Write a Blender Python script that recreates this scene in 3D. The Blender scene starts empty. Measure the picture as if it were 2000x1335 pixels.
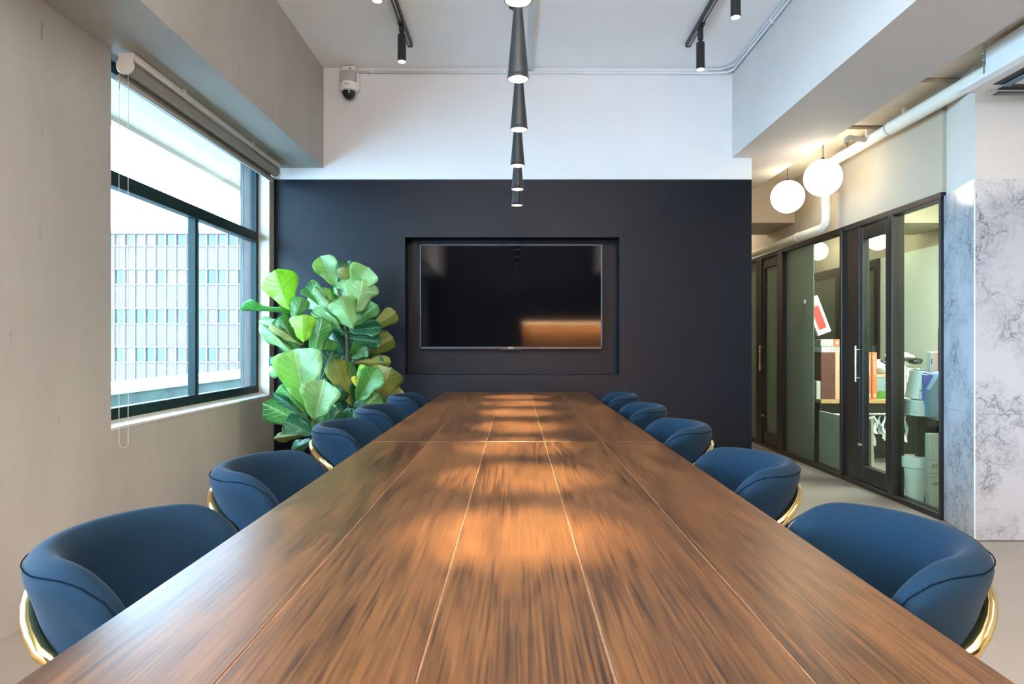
import bpy, bmesh, math, random
from mathutils import Vector, Matrix
random.seed(7)
PI = math.pi
SC = bpy.context.scene
COL = SC.collection
F = 1333.33; CX = 1007.0; CY = 670.0; EYE = 1.12

# ---------------------------------------------------------------- camera
cd = bpy.data.cameras.new('camera'); cam = bpy.data.objects.new('camera', cd); COL.objects.link(cam)
cam.location = (0, 0, EYE); cam.rotation_euler = (PI/2, 0, 0)
cd.sensor_width = 36; cd.lens = 24.0; cd.shift_x = -7/2000; cd.shift_y = 2.5/2000
cd.clip_start = .02; cd.clip_end = 500
SC.camera = cam
# ---------------------------------------------------------------- world and exposure
w = bpy.data.worlds.new('sky'); SC.world = w; w.use_nodes = True
bg = w.node_tree.nodes['Background']
bg.inputs[0].default_value = (.47, .74, 1.0, 1); bg.inputs[1].default_value = 9
SC.view_settings.view_transform = 'Standard'; SC.view_settings.look = 'None'
SC.view_settings.gamma = 1; SC.view_settings.use_curve_mapping = False
SC.view_settings.exposure = 1.72
SC.cycles.use_denoising = True
SC.cycles.max_bounces = 9; SC.cycles.diffuse_bounces = 5; SC.cycles.transparent_max_bounces = 12
SC.cycles.sample_clamp_indirect = 6
SC.cycles.caustics_reflective = False; SC.cycles.caustics_refractive = False

def light(name, kind, loc, energy, color, rot=(0, 0, 0), **kw):
    d = bpy.data.lights.new(name, kind); d.energy = energy; d.color = color
    for k, v in kw.items(): setattr(d, k, v)
    o = bpy.data.objects.new(name, d); COL.objects.link(o); o.location = loc; o.rotation_euler = rot
    return o
# daylight portals in the two windows of the concrete wall
for n, y0, y1 in (('window_portal', 3.286, 5.41), ('window_portal', -3.6, 2.2)):
    p = light(n, 'AREA', (-2.0, (y0+y1)/2, 1.62), 1, (1, 1, 1), (0, -PI/2, 0), shape='RECTANGLE', size=1.8, size_y=y1-y0)
    p.data.cycles.is_portal = True
# fill lights added out of view right and behind, then office and corridor lights
light('lobby_fill_light', 'AREA', (4.2, .6, 2.66), 30, (1, .86, .72), shape='RECTANGLE', size=1.8, size_y=2.6)  # unseen fill added to brighten the right side
light('rear_fill_light', 'AREA', (-.2, -1.1, 3.28), 50, (1, .9, .8), shape='RECTANGLE', size=2.4, size_y=1.2)  # unseen fill added behind the camera to lift the walls
light('rear_fill_uplight', 'AREA', (.2, -1.9, 2.1), 230, (1, .95, .93), (PI, 0, 0), shape='RECTANGLE', size=2.6, size_y=.8)  # upward fill added to brighten the ceiling, no lamp stands there
light('office_ceiling_light', 'AREA', (3.4, 5.2, 2.6), 62, (.96, 1, .95), shape='RECTANGLE', size=1.0, size_y=.8)
light('office_rear_light', 'AREA', (3.5, 8.8, 2.6), 7, (1, .93, .8), shape='RECTANGLE', size=1.0, size_y=1.6)
light('corridor_ceiling_light', 'AREA', (2.2, 8.8, 2.66), 12, (1, .86, .66), shape='RECTANGLE', size=.7, size_y=1.6)

# ---------------------------------------------------------------- materials
MATS = {}
def nt(name):
    m = bpy.data.materials.new(name); m.use_nodes = True
    t = m.node_tree; b = t.nodes['Principled BSDF']; MATS[name] = m
    return m, t, b
def N(t, typ, **kw):
    n = t.nodes.new(typ)
    for k, v in kw.items(): setattr(n, k, v)
    return n
def flat(name, col, rough=.5, metal=0, emit=None, es=0, var=.06, scale=8, bump=0, sheen=0, spec=None, coat=0):
    m, t, b = nt(name)
    tc = N(t, 'ShaderNodeTexCoord'); no = N(t, 'ShaderNodeTexNoise'); no.inputs['Scale'].default_value = scale; no.inputs['Detail'].default_value = 4
    t.links.new(tc.outputs['Object'], no.inputs['Vector'])
    r = N(t, 'ShaderNodeValToRGB')
    r.color_ramp.elements[0].color = [max(0, c*(1-var)) for c in col]+[1]; r.color_ramp.elements[0].position = .3
    r.color_ramp.elements[1].color = [min(1, c*(1+var)) for c in col]+[1]; r.color_ramp.elements[1].position = .7
    t.links.new(no.outputs['Fac'], r.inputs['Fac']); t.links.new(r.outputs['Color'], b.inputs['Base Color'])
    b.inputs['Roughness'].default_value = rough; b.inputs['Metallic'].default_value = metal
    if sheen: b.inputs['Sheen Weight'].default_value = sheen; b.inputs['Sheen Roughness'].default_value = .4
    if spec is not None: b.inputs['Specular IOR Level'].default_value = spec
    if coat: b.inputs['Coat Weight'].default_value = coat; b.inputs['Coat Roughness'].default_value = .15
    if emit: b.inputs['Emission Color'].default_value = (*emit, 1); b.inputs['Emission Strength'].default_value = es
    if bump:
        bp = N(t, 'ShaderNodeBump'); bp.inputs['Strength'].default_value = bump; bp.inputs['Distance'].default_value = .01
        t.links.new(no.outputs['Fac'], bp.inputs['Height']); t.links.new(bp.outputs['Normal'], b.inputs['Normal'])
    return m

def concrete(name, c0, c1, streak=True):
    m, t, b = nt(name)
    tc = N(t, 'ShaderNodeTexCoord')
    n1 = N(t, 'ShaderNodeTexNoise'); n1.inputs['Scale'].default_value = 1.7; n1.inputs['Detail'].default_value = 7; n1.inputs['Roughness'].default_value = .6
    n1.inputs['Distortion'].default_value = .6
    mp = N(t, 'ShaderNodeMapping'); mp.inputs['Scale'].default_value = (1, 1, .45)
    t.links.new(tc.outputs['Object'], mp.inputs['Vector']); t.links.new(mp.outputs['Vector'], n1.inputs['Vector'])
    r = N(t, 'ShaderNodeValToRGB')
    r.color_ramp.elements[0].color = (*c0, 1); r.color_ramp.elements[0].position = .32
    r.color_ramp.elements[1].color = (*c1, 1); r.color_ramp.elements[1].position = .72
    t.links.new(n1.outputs['Fac'], r.inputs['Fac'])
    # small dark pits and trowel scratches
    n2 = N(t, 'ShaderNodeTexNoise'); n2.inputs['Scale'].default_value = 17; n2.inputs['Detail'].default_value = 3
    mp2 = N(t, 'ShaderNodeMapping'); mp2.inputs['Scale'].default_value = (1, 1.0, .28)
    t.links.new(tc.outputs['Object'], mp2.inputs['Vector']); t.links.new(mp2.outputs['Vector'], n2.inputs['Vector'])
    r2 = N(t, 'ShaderNodeValToRGB')
    r2.color_ramp.elements[0].color = (0, 0, 0, 1); r2.color_ramp.elements[0].position = .71
    r2.color_ramp.elements[1].color = (1, 1, 1, 1); r2.color_ramp.elements[1].position = .77
    t.links.new(n2.outputs['Fac'], r2.inputs['Fac'])
    mx = N(t, 'ShaderNodeMix', data_type='RGBA')
    mu = N(t, 'ShaderNodeMath', operation='MULTIPLY'); mu.inputs[1].default_value = .45
    t.links.new(r2.outputs['Color'], mu.inputs[0]); t.links.new(mu.outputs[0], mx.inputs['Factor'])
    t.links.new(r.outputs['Color'], mx.inputs['A']); mx.inputs['B'].default_value = (c0[0]*.35, c0[1]*.34, c0[2]*.32, 1)
    t.links.new(mx.outputs['Result'], b.inputs['Base Color'])
    b.inputs['Roughness'].default_value = .62; b.inputs['Specular IOR Level'].default_value = .35
    bp = N(t, 'ShaderNodeBump'); bp.inputs['Strength'].default_value = .25; bp.inputs['Distance'].default_value = .01
    t.links.new(n1.outputs['Fac'], bp.inputs['Height']); t.links.new(bp.outputs['Normal'], b.inputs['Normal'])
    return m

def wood(name, dark, light_, rough=.33, scale=1.0):
    m, t, b = nt(name)
    tc = N(t, 'ShaderNodeTexCoord'); oi = N(t, 'ShaderNodeObjectInfo')
    ad = N(t, 'ShaderNodeVectorMath', operation='ADD'); mul = N(t, 'ShaderNodeVectorMath', operation='SCALE'); mul.inputs['Scale'].default_value = 23
    cb = N(t, 'ShaderNodeCombineXYZ'); t.links.new(oi.outputs['Random'], cb.inputs[0]); t.links.new(oi.outputs['Random'], cb.inputs[1])
    t.links.new(cb.outputs[0], mul.inputs[0]); t.links.new(tc.outputs['Object'], ad.inputs[0]); t.links.new(mul.outputs[0], ad.inputs[1])
    mp = N(t, 'ShaderNodeMapping'); mp.inputs['Scale'].default_value = (7*scale, .8*scale, 7*scale)
    t.links.new(ad.outputs[0], mp.inputs['Vector'])
    n1 = N(t, 'ShaderNodeTexNoise'); n1.inputs['Scale'].default_value = 1; n1.inputs['Detail'].default_value = 3; n1.inputs['Distortion'].default_value = .8
    t.links.new(mp.outputs['Vector'], n1.inputs['Vector'])
    # cathedral grain: rings of the low noise
    ml = N(t, 'ShaderNodeMath', operation='MULTIPLY'); ml.inputs[1].default_value = 46; t.links.new(n1.outputs['Fac'], ml.inputs[0])
    sn = N(t, 'ShaderNodeMath', operation='SINE'); t.links.new(ml.outputs[0], sn.inputs[0])
    mr = N(t, 'ShaderNodeMapRange'); mr.inputs['From Min'].default_value = -1; t.links.new(sn.outputs[0], mr.inputs['Value'])
    mp2 = N(t, 'ShaderNodeMapping'); mp2.inputs['Scale'].default_value = (230, 4.5, 60); t.links.new(ad.outputs[0], mp2.inputs['Vector'])
    n2 = N(t, 'ShaderNodeTexNoise'); n2.inputs['Scale'].default_value = 1; n2.inputs['Detail'].default_value = 5; t.links.new(mp2.outputs['Vector'], n2.inputs['Vector'])
    mp3 = N(t, 'ShaderNodeMapping'); mp3.inputs['Scale'].default_value = (6, 1.3, 3); t.links.new(ad.outputs[0], mp3.inputs['Vector'])
    n3 = N(t, 'ShaderNodeTexNoise'); n3.inputs['Scale'].default_value = 1; n3.inputs['Detail'].default_value = 4; t.links.new(mp3.outputs['Vector'], n3.inputs['Vector'])
    a1 = N(t, 'ShaderNodeMath', operation='MULTIPLY_ADD'); a1.inputs[1].default_value = .07; t.links.new(mr.outputs[0], a1.inputs[0])
    s2 = N(t, 'ShaderNodeMath', operation='MULTIPLY'); s2.inputs[1].default_value = .64; t.links.new(n2.outputs['Fac'], s2.inputs[0]); t.links.new(s2.outputs[0], a1.inputs[2])
    a2 = N(t, 'ShaderNodeMath', operation='MULTIPLY_ADD'); a2.inputs[1].default_value = .46; t.links.new(n3.outputs['Fac'], a2.inputs[0]); t.links.new(a1.outputs[0], a2.inputs[2])
    r = N(t, 'ShaderNodeValToRGB')
    r.color_ramp.elements[0].color = (*dark, 1); r.color_ramp.elements[0].position = .33
    r.color_ramp.elements[1].color = (*light_, 1); r.color_ramp.elements[1].position = .82
    t.links.new(a2.outputs[0], r.inputs['Fac']); t.links.new(r.outputs['Color'], b.inputs['Base Color'])
    rr = N(t, 'ShaderNodeMapRange'); rr.inputs['To Min'].default_value = rough-.07; rr.inputs['To Max'].default_value = rough+.12
    t.links.new(n3.outputs['Fac'], rr.inputs['Value']); t.links.new(rr.outputs[0], b.inputs['Roughness'])
    r.color_ramp.interpolation = 'EASE'; b.inputs['Specular IOR Level'].default_value = .34
    return m

def marble(name, base, vein):
    m, t, b = nt(name)
    tc = N(t, 'ShaderNodeTexCoord')
    n0 = N(t, 'ShaderNodeTexNoise'); n0.inputs['Scale'].default_value = 3.2; n0.inputs['Detail'].default_value = 9; n0.inputs['Roughness'].default_value = .62
    t.links.new(tc.outputs['Object'], n0.inputs['Vector'])
    sc = N(t, 'ShaderNodeVectorMath', operation='SCALE'); sc.inputs['Scale'].default_value = .55; t.links.new(n0.outputs['Color'], sc.inputs[0])
    ad = N(t, 'ShaderNodeVectorMath', operation='ADD'); t.links.new(tc.outputs['Object'], ad.inputs[0]); t.links.new(sc.outputs[0], ad.inputs[1])
    out = None
    for s, wd, k in ((4.5, .03, .8), (11, .045, .6), (24, .06, .4)):
        v = N(t, 'ShaderNodeTexVoronoi', feature='DISTANCE_TO_EDGE'); v.inputs['Scale'].default_value = s; t.links.new(ad.outputs[0], v.inputs['Vector'])
        mr = N(t, 'ShaderNodeMapRange'); mr.inputs['From Max'].default_value = wd; mr.inputs['To Min'].default_value = k; mr.inputs['To Max'].default_value = 0
        t.links.new(v.outputs['Distance'], mr.inputs['Value'])
        if out is None: out = mr.outputs[0]
        else:
            mx = N(t, 'ShaderNodeMath', operation='MAXIMUM'); t.links.new(out, mx.inputs[0]); t.links.new(mr.outputs[0], mx.inputs[1]); out = mx.outputs[0]
    n1 = N(t, 'ShaderNodeTexNoise'); n1.inputs['Scale'].default_value = 4; n1.inputs['Detail'].default_value = 6; t.links.new(ad.outputs[0], n1.inputs['Vector'])
    mr = N(t, 'ShaderNodeMapRange'); mr.inputs['From Min'].default_value = .40; mr.inputs['From Max'].default_value = .60; t.links.new(n1.outputs['Fac'], mr.inputs['Value'])
    mu = N(t, 'ShaderNodeMath', operation='MULTIPLY'); t.links.new(out, mu.inputs[0]); t.links.new(mr.outputs[0], mu.inputs[1])
    ad2 = N(t, 'ShaderNodeMath', operation='MULTIPLY_ADD'); t.links.new(mr.outputs[0], ad2.inputs[0]); ad2.inputs[1].default_value = .16; t.links.new(mu.outputs[0], ad2.inputs[2])
    mix = N(t, 'ShaderNodeMix', data_type='RGBA'); t.links.new(ad2.outputs[0], mix.inputs['Factor'])
    mix.inputs['A'].default_value = (*base, 1); mix.inputs['B'].default_value = (*vein, 1)
    t.links.new(mix.outputs['Result'], b.inputs['Base Color']); b.inputs['Roughness'].default_value = .12
    return m

def schlick(t, f0, gain):                        # angle-dependent reflectance, the same from both sides of a pane
    lw = N(t, 'ShaderNodeLayerWeight')
    pw = N(t, 'ShaderNodeMath', operation='POWER'); pw.inputs[1].default_value = 5; t.links.new(lw.outputs['Facing'], pw.inputs[0])
    ma = N(t, 'ShaderNodeMath', operation='MULTIPLY_ADD'); ma.inputs[1].default_value = gain; ma.inputs[2].default_value = f0
    t.links.new(pw.outputs[0], ma.inputs[0]); lw.inputs['Blend'].default_value = .5
    return ma
def glass(name, tint, refl=1.0, rough=0.0):
    m, t, b = nt(name); t.nodes.remove(b)
    out = t.nodes['Material Output']
    tr = N(t, 'ShaderNodeBsdfTransparent'); tr.inputs[0].default_value = (*tint, 1)
    gl = N(t, 'ShaderNodeBsdfGlossy'); gl.inputs['Roughness'].default_value = rough
    fac = schlick(t, .04*refl, .8*refl)
    mu = fac
    mx = N(t, 'ShaderNodeMixShader'); t.links.new(mu.outputs[0], mx.inputs[0]); t.links.new(tr.outputs[0], mx.inputs[1]); t.links.new(gl.outputs[0], mx.inputs[2])
    t.links.new(mx.outputs[0], out.inputs['Surface'])
    return m
def frosted(name, col):
    m, t, b = nt(name); t.nodes.remove(b); out = t.nodes['Material Output']
    tl = N(t, 'ShaderNodeBsdfTranslucent'); tl.inputs[0].default_value = (*col, 1)
    df = N(t, 'ShaderNodeBsdfDiffuse'); df.inputs[0].default_value = (*[c*.75 for c in col], 1)
    gl = N(t, 'ShaderNodeBsdfGlossy'); gl.inputs['Roughness'].default_value = .32
    a = N(t, 'ShaderNodeMixShader'); a.inputs[0].default_value = .55; t.links.new(tl.outputs[0], a.inputs[1]); t.links.new(df.outputs[0], a.inputs[2])
    fr = schlick(t, .03, .6)
    c = N(t, 'ShaderNodeMixShader'); t.links.new(fr.outputs[0], c.inputs[0]); t.links.new(a.outputs[0], c.inputs[1]); t.links.new(gl.outputs[0], c.inputs[2])
    t.links.new(c.outputs[0], out.inputs['Surface'])
    return m
def leafmat(name, top, vein, trans, rough=.35):
    m, t, b = nt(name); out = t.nodes['Material Output']
    uv = N(t, 'ShaderNodeUVMap'); sp = N(t, 'ShaderNodeSeparateXYZ'); t.links.new(uv.outputs[0], sp.inputs[0])
    au = N(t, 'ShaderNodeMath', operation='SUBTRACT'); t.links.new(sp.outputs[0], au.inputs[0]); au.inputs[1].default_value = .5
    ab = N(t, 'ShaderNodeMath', operation='ABSOLUTE'); t.links.new(au.outputs[0], ab.inputs[0])
    # side veins: v*7 - |u|*3 pattern
    k1 = N(t, 'ShaderNodeMath', operation='MULTIPLY'); k1.inputs[1].default_value = 7.5; t.links.new(sp.outputs[1], k1.inputs[0])
    k2 = N(t, 'ShaderNodeMath', operation='MULTIPLY'); k2.inputs[1].default_value = 4.6; t.links.new(ab.outputs[0], k2.inputs[0])
    sb = N(t, 'ShaderNodeMath', operation='SUBTRACT'); t.links.new(k1.outputs[0], sb.inputs[0]); t.links.new(k2.outputs[0], sb.inputs[1])
    fr = N(t, 'ShaderNodeMath', operation='PINGPONG'); fr.inputs[1].default_value = .5; t.links.new(sb.outputs[0], fr.inputs[0])
    v1 = N(t, 'ShaderNodeMapRange'); v1.inputs['From Max'].default_value = .085; v1.inputs['To Min'].default_value = 1; v1.inputs['To Max'].default_value = 0; t.links.new(fr.outputs[0], v1.inputs['Value'])
    v2 = N(t, 'ShaderNodeMapRange'); v2.inputs['From Max'].default_value = .03; v2.inputs['To Min'].default_value = 1; v2.inputs['To Max'].default_value = 0; t.links.new(ab.outputs[0], v2.inputs['Value'])
    mxm = N(t, 'ShaderNodeMath', operation='MAXIMUM'); t.links.new(v1.outputs[0], mxm.inputs[0]); t.links.new(v2.outputs[0], mxm.inputs[1])
    no = N(t, 'ShaderNodeTexNoise'); no.inputs['Scale'].default_value = 9; tc = N(t, 'ShaderNodeTexCoord'); t.links.new(tc.outputs['Object'], no.inputs['Vector'])
    r = N(t, 'ShaderNodeValToRGB'); r.color_ramp.elements[0].color = (*[c*.72 for c in top], 1); r.color_ramp.elements[1].color = (*[min(1, c*1.25) for c in top], 1)
    r.color_ramp.elements[0].position = .3; r.color_ramp.elements[1].position = .7
    t.links.new(no.outputs['Fac'], r.inputs['Fac'])
    mu = N(t, 'ShaderNodeMath', operation='MULTIPLY'); mu.inputs[1].default_value = .85; t.links.new(mxm.outputs[0], mu.inputs[0])
    mix = N(t, 'ShaderNodeMix', data_type='RGBA'); t.links.new(mu.outputs[0], mix.inputs['Factor']); t.links.new(r.outputs['Color'], mix.inputs['A']); mix.inputs['B'].default_value = (*vein, 1)
    t.links.new(mix.outputs['Result'], b.inputs['Base Color']); b.inputs['Roughness'].default_value = rough
    bp = N(t, 'ShaderNodeBump'); bp.inputs['Strength'].default_value = .5; bp.inputs['Distance'].default_value = .004; bp.invert = True
    t.links.new(mxm.outputs[0], bp.inputs['Height']); t.links.new(bp.outputs['Normal'], b.inputs['Normal'])
    tl = N(t, 'ShaderNodeBsdfTranslucent'); tl.inputs[0].default_value = (*trans, 1)
    ms = N(t, 'ShaderNodeMixShader'); ms.inputs[0].default_value = .38
    t.links.new(b.outputs[0], ms.inputs[1]); t.links.new(tl.outputs[0], ms.inputs[2]); t.links.new(ms.outputs[0], out.inputs['Surface'])
    return m
def fabric(name, col):
    m, t, b = nt(name)
    tc = N(t, 'ShaderNodeTexCoord')
    w1 = N(t, 'ShaderNodeTexWave', wave_type='BANDS', bands_direction='DIAGONAL'); w1.inputs['Scale'].default_value = 230; w1.inputs['Distortion'].default_value = .6
    no = N(t, 'ShaderNodeTexNoise'); no.inputs['Scale'].default_value = 420; no.inputs['Detail'].default_value = 2
    t.links.new(tc.outputs['Object'], w1.inputs['Vector']); t.links.new(tc.outputs['Object'], no.inputs['Vector'])
    ad = N(t, 'ShaderNodeMath', operation='ADD'); t.links.new(w1.outputs['Fac'], ad.inputs[0]); t.links.new(no.outputs['Fac'], ad.inputs[1])
    mr = N(t, 'ShaderNodeMapRange'); mr.inputs['From Max'].default_value = 2; t.links.new(ad.outputs[0], mr.inputs['Value'])
    r = N(t, 'ShaderNodeValToRGB'); r.color_ramp.elements[0].color = (*[c*.85 for c in col], 1); r.color_ramp.elements[1].color = (*[c*1.2 for c in col], 1)
    t.links.new(mr.outputs[0], r.inputs['Fac']); t.links.new(r.outputs['Color'], b.inputs['Base Color'])
    b.inputs['Roughness'].default_value = .85; b.inputs['Specular IOR Level'].default_value = .08
    b.inputs['Sheen Weight'].default_value = .05; b.inputs['Sheen Roughness'].default_value = .45; b.inputs['Sheen Tint'].default_value = (.7, .75, .85, 1)
    bp = N(t, 'ShaderNodeBump'); bp.inputs['Strength'].default_value = .15; bp.inputs['Distance'].default_value = .001
    t.links.new(mr.outputs[0], bp.inputs['Height']); t.links.new(bp.outputs['Normal'], b.inputs['Normal'])
    return m

M_CONC = concrete('warm_grey_concrete', (.355, .335, .305), (.425, .405, .37))
M_WHITE = flat('matt_white_paint', (.66, .68, .71), .7, var=.02, scale=2, bump=.05)
M_CREAM = flat('cream_paint', (.46, .40, .31), .7, var=.02, scale=2, bump=.05)
M_BLACKW = flat('blue_black_paint', (.0013, .0042, .0095), .40, var=.08, scale=1.3, bump=.03, spec=.22)
M_DARKW = flat('charcoal_paint', (.03, .032, .036), .6, var=.05)
M_FLOOR = flat('polished_beige_floor', (.235, .215, .192), .28, var=.06, scale=1.2)
M_WOOD = wood('worn_walnut', (.0100, .0040, .0017), (.126, .051, .0145), .30)
M_JOINT = flat('pale_joint_filler', (.20, .105, .055), .95, spec=.05, var=.3, scale=30)
M_OAK = wood('light_oak', (.36, .19, .08), (.55, .33, .16), .5)
M_PANELW = wood('warm_panel_wood', (.20, .10, .045), (.36, .2, .09), .5)
M_FAB = fabric('navy_woven_fabric', (.0042, .0150, .0295))
M_SEAM = flat('dark_thread', (.003, .007, .013), .95, spec=0)
M_GOLD = flat('polished_brass', (.86, .62, .26), .09, metal=1, var=.03)
M_BLACK = flat('black_metal', (.012, .013, .015), .38, var=.1)
M_BRONZE = flat('dark_bronze_frame', (.012, .0095, .009), .34, var=.1)
M_TEAL = flat('dark_green_window_frame', (.006, .022, .024), .5, var=.1, spec=.2)
M_SCREEN = flat('glossy_black_screen', (.002, .002, .003), .05, var=0, spec=.14)
M_BEZEL = flat('dark_grey_bezel', (.045, .05, .06), .3, metal=.6)
M_STEEL = flat('brushed_steel', (.62, .62, .6), .25, metal=1)
M_PLASTIC = flat('white_plastic', (.72, .72, .71), .4, var=.02)
M_GREYPL = flat('grey_plastic', (.38, .37, .35), .45, var=.04)
M_ROLL = flat('grey_roller_fabric', (.30, .275, .25), .7, var=.05, scale=40)
M_DARKGL = flat('smoked_dome', (.012, .012, .014), .06)
M_GLASSW = glass('window_pane_glass', (.93, .98, .98))
M_GLASSG = glass('greenish_partition_glass', (.84, .92, .86), 1.0)
M_FROST = frosted('frosted_green_glass', (.24, .30, .24))
M_MARBLE = marble('white_marble', (.40, .425, .47), (.08, .09, .11))
M_LAMP = flat('warm_lamp_glow', (1, .9, .75), .5, emit=(1, .80, .55), es=14, var=0)
M_GLOBE = flat('opal_globe_glow', (1, .97, .9), .4, emit=(1, .86, .66), es=2.4, var=0)
M_LINER = flat('pale_reflector', (.8, .72, .6), .35)
M_LED = flat('warm_strip_glow', (1, .8, .5), .5, emit=(1, .62, .28), es=26, var=0)
M_LEAF = leafmat('mid_green_leaf', (.075, .24, .06), (.34, .58, .25), (.16, .55, .05))  # leaf tones run from dark to yellow-green, picked leaf by leaf
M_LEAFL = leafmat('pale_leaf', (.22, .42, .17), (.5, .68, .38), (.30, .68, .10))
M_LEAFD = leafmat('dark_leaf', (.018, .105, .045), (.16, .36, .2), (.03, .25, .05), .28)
M_LEAFY = leafmat('yellow_green_leaf', (.26, .52, .05), (.10, .30, .02), (.45, .85, .05))
M_LEAFO = leafmat('olive_leaf', (.20, .24, .05), (.38, .42, .16), (.3, .4, .04))
M_LEAFG = leafmat('yellow_leaf', (.62, .58, .04), (.5, .5, .1), (.8, .7, .05))
M_BARK = flat('brown_bark', (.06, .04, .028), .8, var=.3, scale=40)
M_POT = flat('charcoal_pot', (.03, .033, .04), .5, var=.1)
M_SOIL = flat('soil', (.03, .02, .014), .9, var=.4, scale=60, bump=.5)
M_FACADE = flat('pale_facade_panel', (.076, .047, .0435), .5, var=.10, scale=.25)
M_FACW = flat('white_mullion', (.115, .068, .056), .5, var=.03)
M_FGL1 = flat('pale_blue_pane', (.042, .038, .037), .2, var=.15, scale=.4)
M_FGL2 = flat('white_blind_pane', (.086, .053, .042), .4, var=.06, scale=.5)
M_FGL3 = flat('mid_blue_pane', (.021, .025, .027), .15, var=.25, scale=.6)
M_PARW = flat('white_parapet', (.62, .62, .62), .6, var=.04)
M_PARD = flat('weathered_ledge', (.028, .045, .036), .7, var=.4, scale=3)
M_FIN = flat('lavender_concrete', (.060, .043, .048), .8, var=.25, scale=14)
M_SOFF = flat('pale_soffit', (.42, .33, .25), .7, var=.03, scale=1)
M_ORANGE = flat('orange_cloth_board', (.62, .15, .05), .6, var=.06, scale=30)
M_MAROON = flat('maroon_board', (.10, .028, .022), .6, var=.06)
M_PINK = flat('faded_pink_spine', (.60, .33, .22), .6)
M_RED = flat('red_board', (.45, .03, .03), .5)
M_PAPER = flat('white_paper', (.72, .73, .70), .7, var=.05, scale=20)
M_BLUEF = flat('blue_grey_card', (.14, .21, .32), .6, var=.05)
M_BLUE = flat('bright_blue_card', (.05, .18, .42), .5)
M_PURPLE = flat('violet_card', (.14, .12, .45), .5)
M_YEL = flat('yellow_card', (.65, .5, .1), .5)
M_CYAN = flat('turquoise_card', (.1, .5, .55), .5)
M_GREENP = flat('green_meadow_print', (.08, .25, .04), .5, var=.5, scale=9)
M_SKYP = flat('grey_blue_print', (.2, .28, .3), .5, var=.3, scale=6)
M_INK = flat('black_ink', (.02, .02, .022), .6)
M_GREYD = flat('grey_decal', (.22, .23, .2), .6)
M_CARTON = flat('grey_white_carton', (.42, .41, .38), .7, var=.04)
M_LTAN = flat('tan_strip', (.42, .3, .2), .6)
M_GROUND = flat('street_ground', (.2, .2, .2), .9, var=.2, scale=.1)
M_LITE = flat('reflected_strip_glow', (1, 1, 1), .5, emit=(1, .9, .78), es=3, var=0)  # glow that stands for reflected light strips

# ---------------------------------------------------------------- mesh helpers
def box(bm, x0, x1, y0, y1, z0, z1, bev=0, rot=None, seg=1):
    r = bmesh.ops.create_cube(bm, size=1)
    vs = r['verts']
    for v in vs:
        v.co = Vector(((x0+x1)/2+v.co.x*(x1-x0), (y0+y1)/2+v.co.y*(y1-y0), (z0+z1)/2+v.co.z*(z1-z0)))
    if bev:
        es = list({e for v in vs for e in v.link_edges})
        rr = bmesh.ops.bevel(bm, geom=es, offset=bev, segments=seg, affect='EDGES', profile=.5)
        vs = list({v for f in rr['faces'] for v in f.verts} | {v for v in vs if v.is_valid})
    if rot is not None:
        for v in vs: v.co = rot @ v.co
    return vs
def lathe(bm, prof, seg=24, origin=(0, 0, 0), axis='z', cap=True):
    rings = []
    for (r, z) in prof:
        ring = []
        for i in range(seg):
            a = 2*PI*i/seg
            p = Vector((r*math.cos(a), r*math.sin(a), z))
            if axis == 'y': p = Vector((p.x, p.z, p.y))
            if axis == 'x': p = Vector((p.z, p.x, p.y))
            ring.append(bm.verts.new(p+Vector(origin)))
        rings.append(ring)
    for a, b in zip(rings, rings[1:]):
        for i in range(seg):
            bm.faces.new((a[i], a[(i+1) % seg], b[(i+1) % seg], b[i]))
    if cap and prof[0][0] > 1e-4: bm.faces.new(rings[0])
    if cap and prof[-1][0] > 1e-4: bm.faces.new(list(reversed(rings[-1])))
def tube(bm, pts, r, seg=10, flatten=1.0):
    pts = [Vector(p) for p in pts]; rings = []
    up = Vector((0, 0, 1))
    prev = None
    for i, p in enumerate(pts):
        d = (pts[min(i+1, len(pts)-1)]-pts[max(i-1, 0)]).normalized()
        if prev is None:
            s = d.cross(up)
            if s.length < .1: s = d.cross(Vector((1, 0, 0)))
        else: s = prev-d*prev.dot(d)
        s.normalize(); prev = s; u = s.cross(d).normalized()
        rr = r[i] if isinstance(r, (list, tuple)) else r
        rings.append([bm.verts.new(p+s*rr*math.cos(2*PI*k/seg)*flatten+u*rr*math.sin(2*PI*k/seg)) for k in range(seg)])
    for a, b in zip(rings, rings[1:]):
        for i in range(seg): bm.faces.new((a[i], a[(i+1) % seg], b[(i+1) % seg], b[i]))
    bm.faces.new(list(reversed(rings[0]))); bm.faces.new(rings[-1])
def poly(bm, pts, z0, z1):                      # vertical prism over a plan outline
    a = [bm.verts.new((x, y, z0)) for x, y in pts]; b = [bm.verts.new((x, y, z1)) for x, y in pts]
    n = len(pts)
    for i in range(n): bm.faces.new((a[i], a[(i+1) % n], b[(i+1) % n], b[i]))
    bm.faces.new(list(reversed(a))); bm.faces.new(b)
def obj(name, bm, mat, parent=None, smooth=False, loc=None):
    bmesh.ops.recalc_face_normals(bm, faces=bm.faces)
    me = bpy.data.meshes.new(name); bm.to_mesh(me); bm.free()
    if smooth:
        for p in me.polygons: p.use_smooth = True
        if smooth == 'auto': me.set_sharp_from_angle(angle=math.radians(40))
    me.materials.append(mat)
    o = bpy.data.objects.new(name, me); COL.objects.link(o)
    if parent: o.parent = parent
    if loc: o.location = loc
    return o
def B(name, mat, dims, parent=None, bev=0, smooth=False, seg=1, rot=None):
    bm = bmesh.new(); box(bm, *dims, bev=bev, seg=seg, rot=rot); return obj(name, bm, mat, parent, smooth)
def tag(o, label, cat, group=None):
    o['label'] = label; o['category'] = cat
    if group: o['group'] = group
    return o
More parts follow.
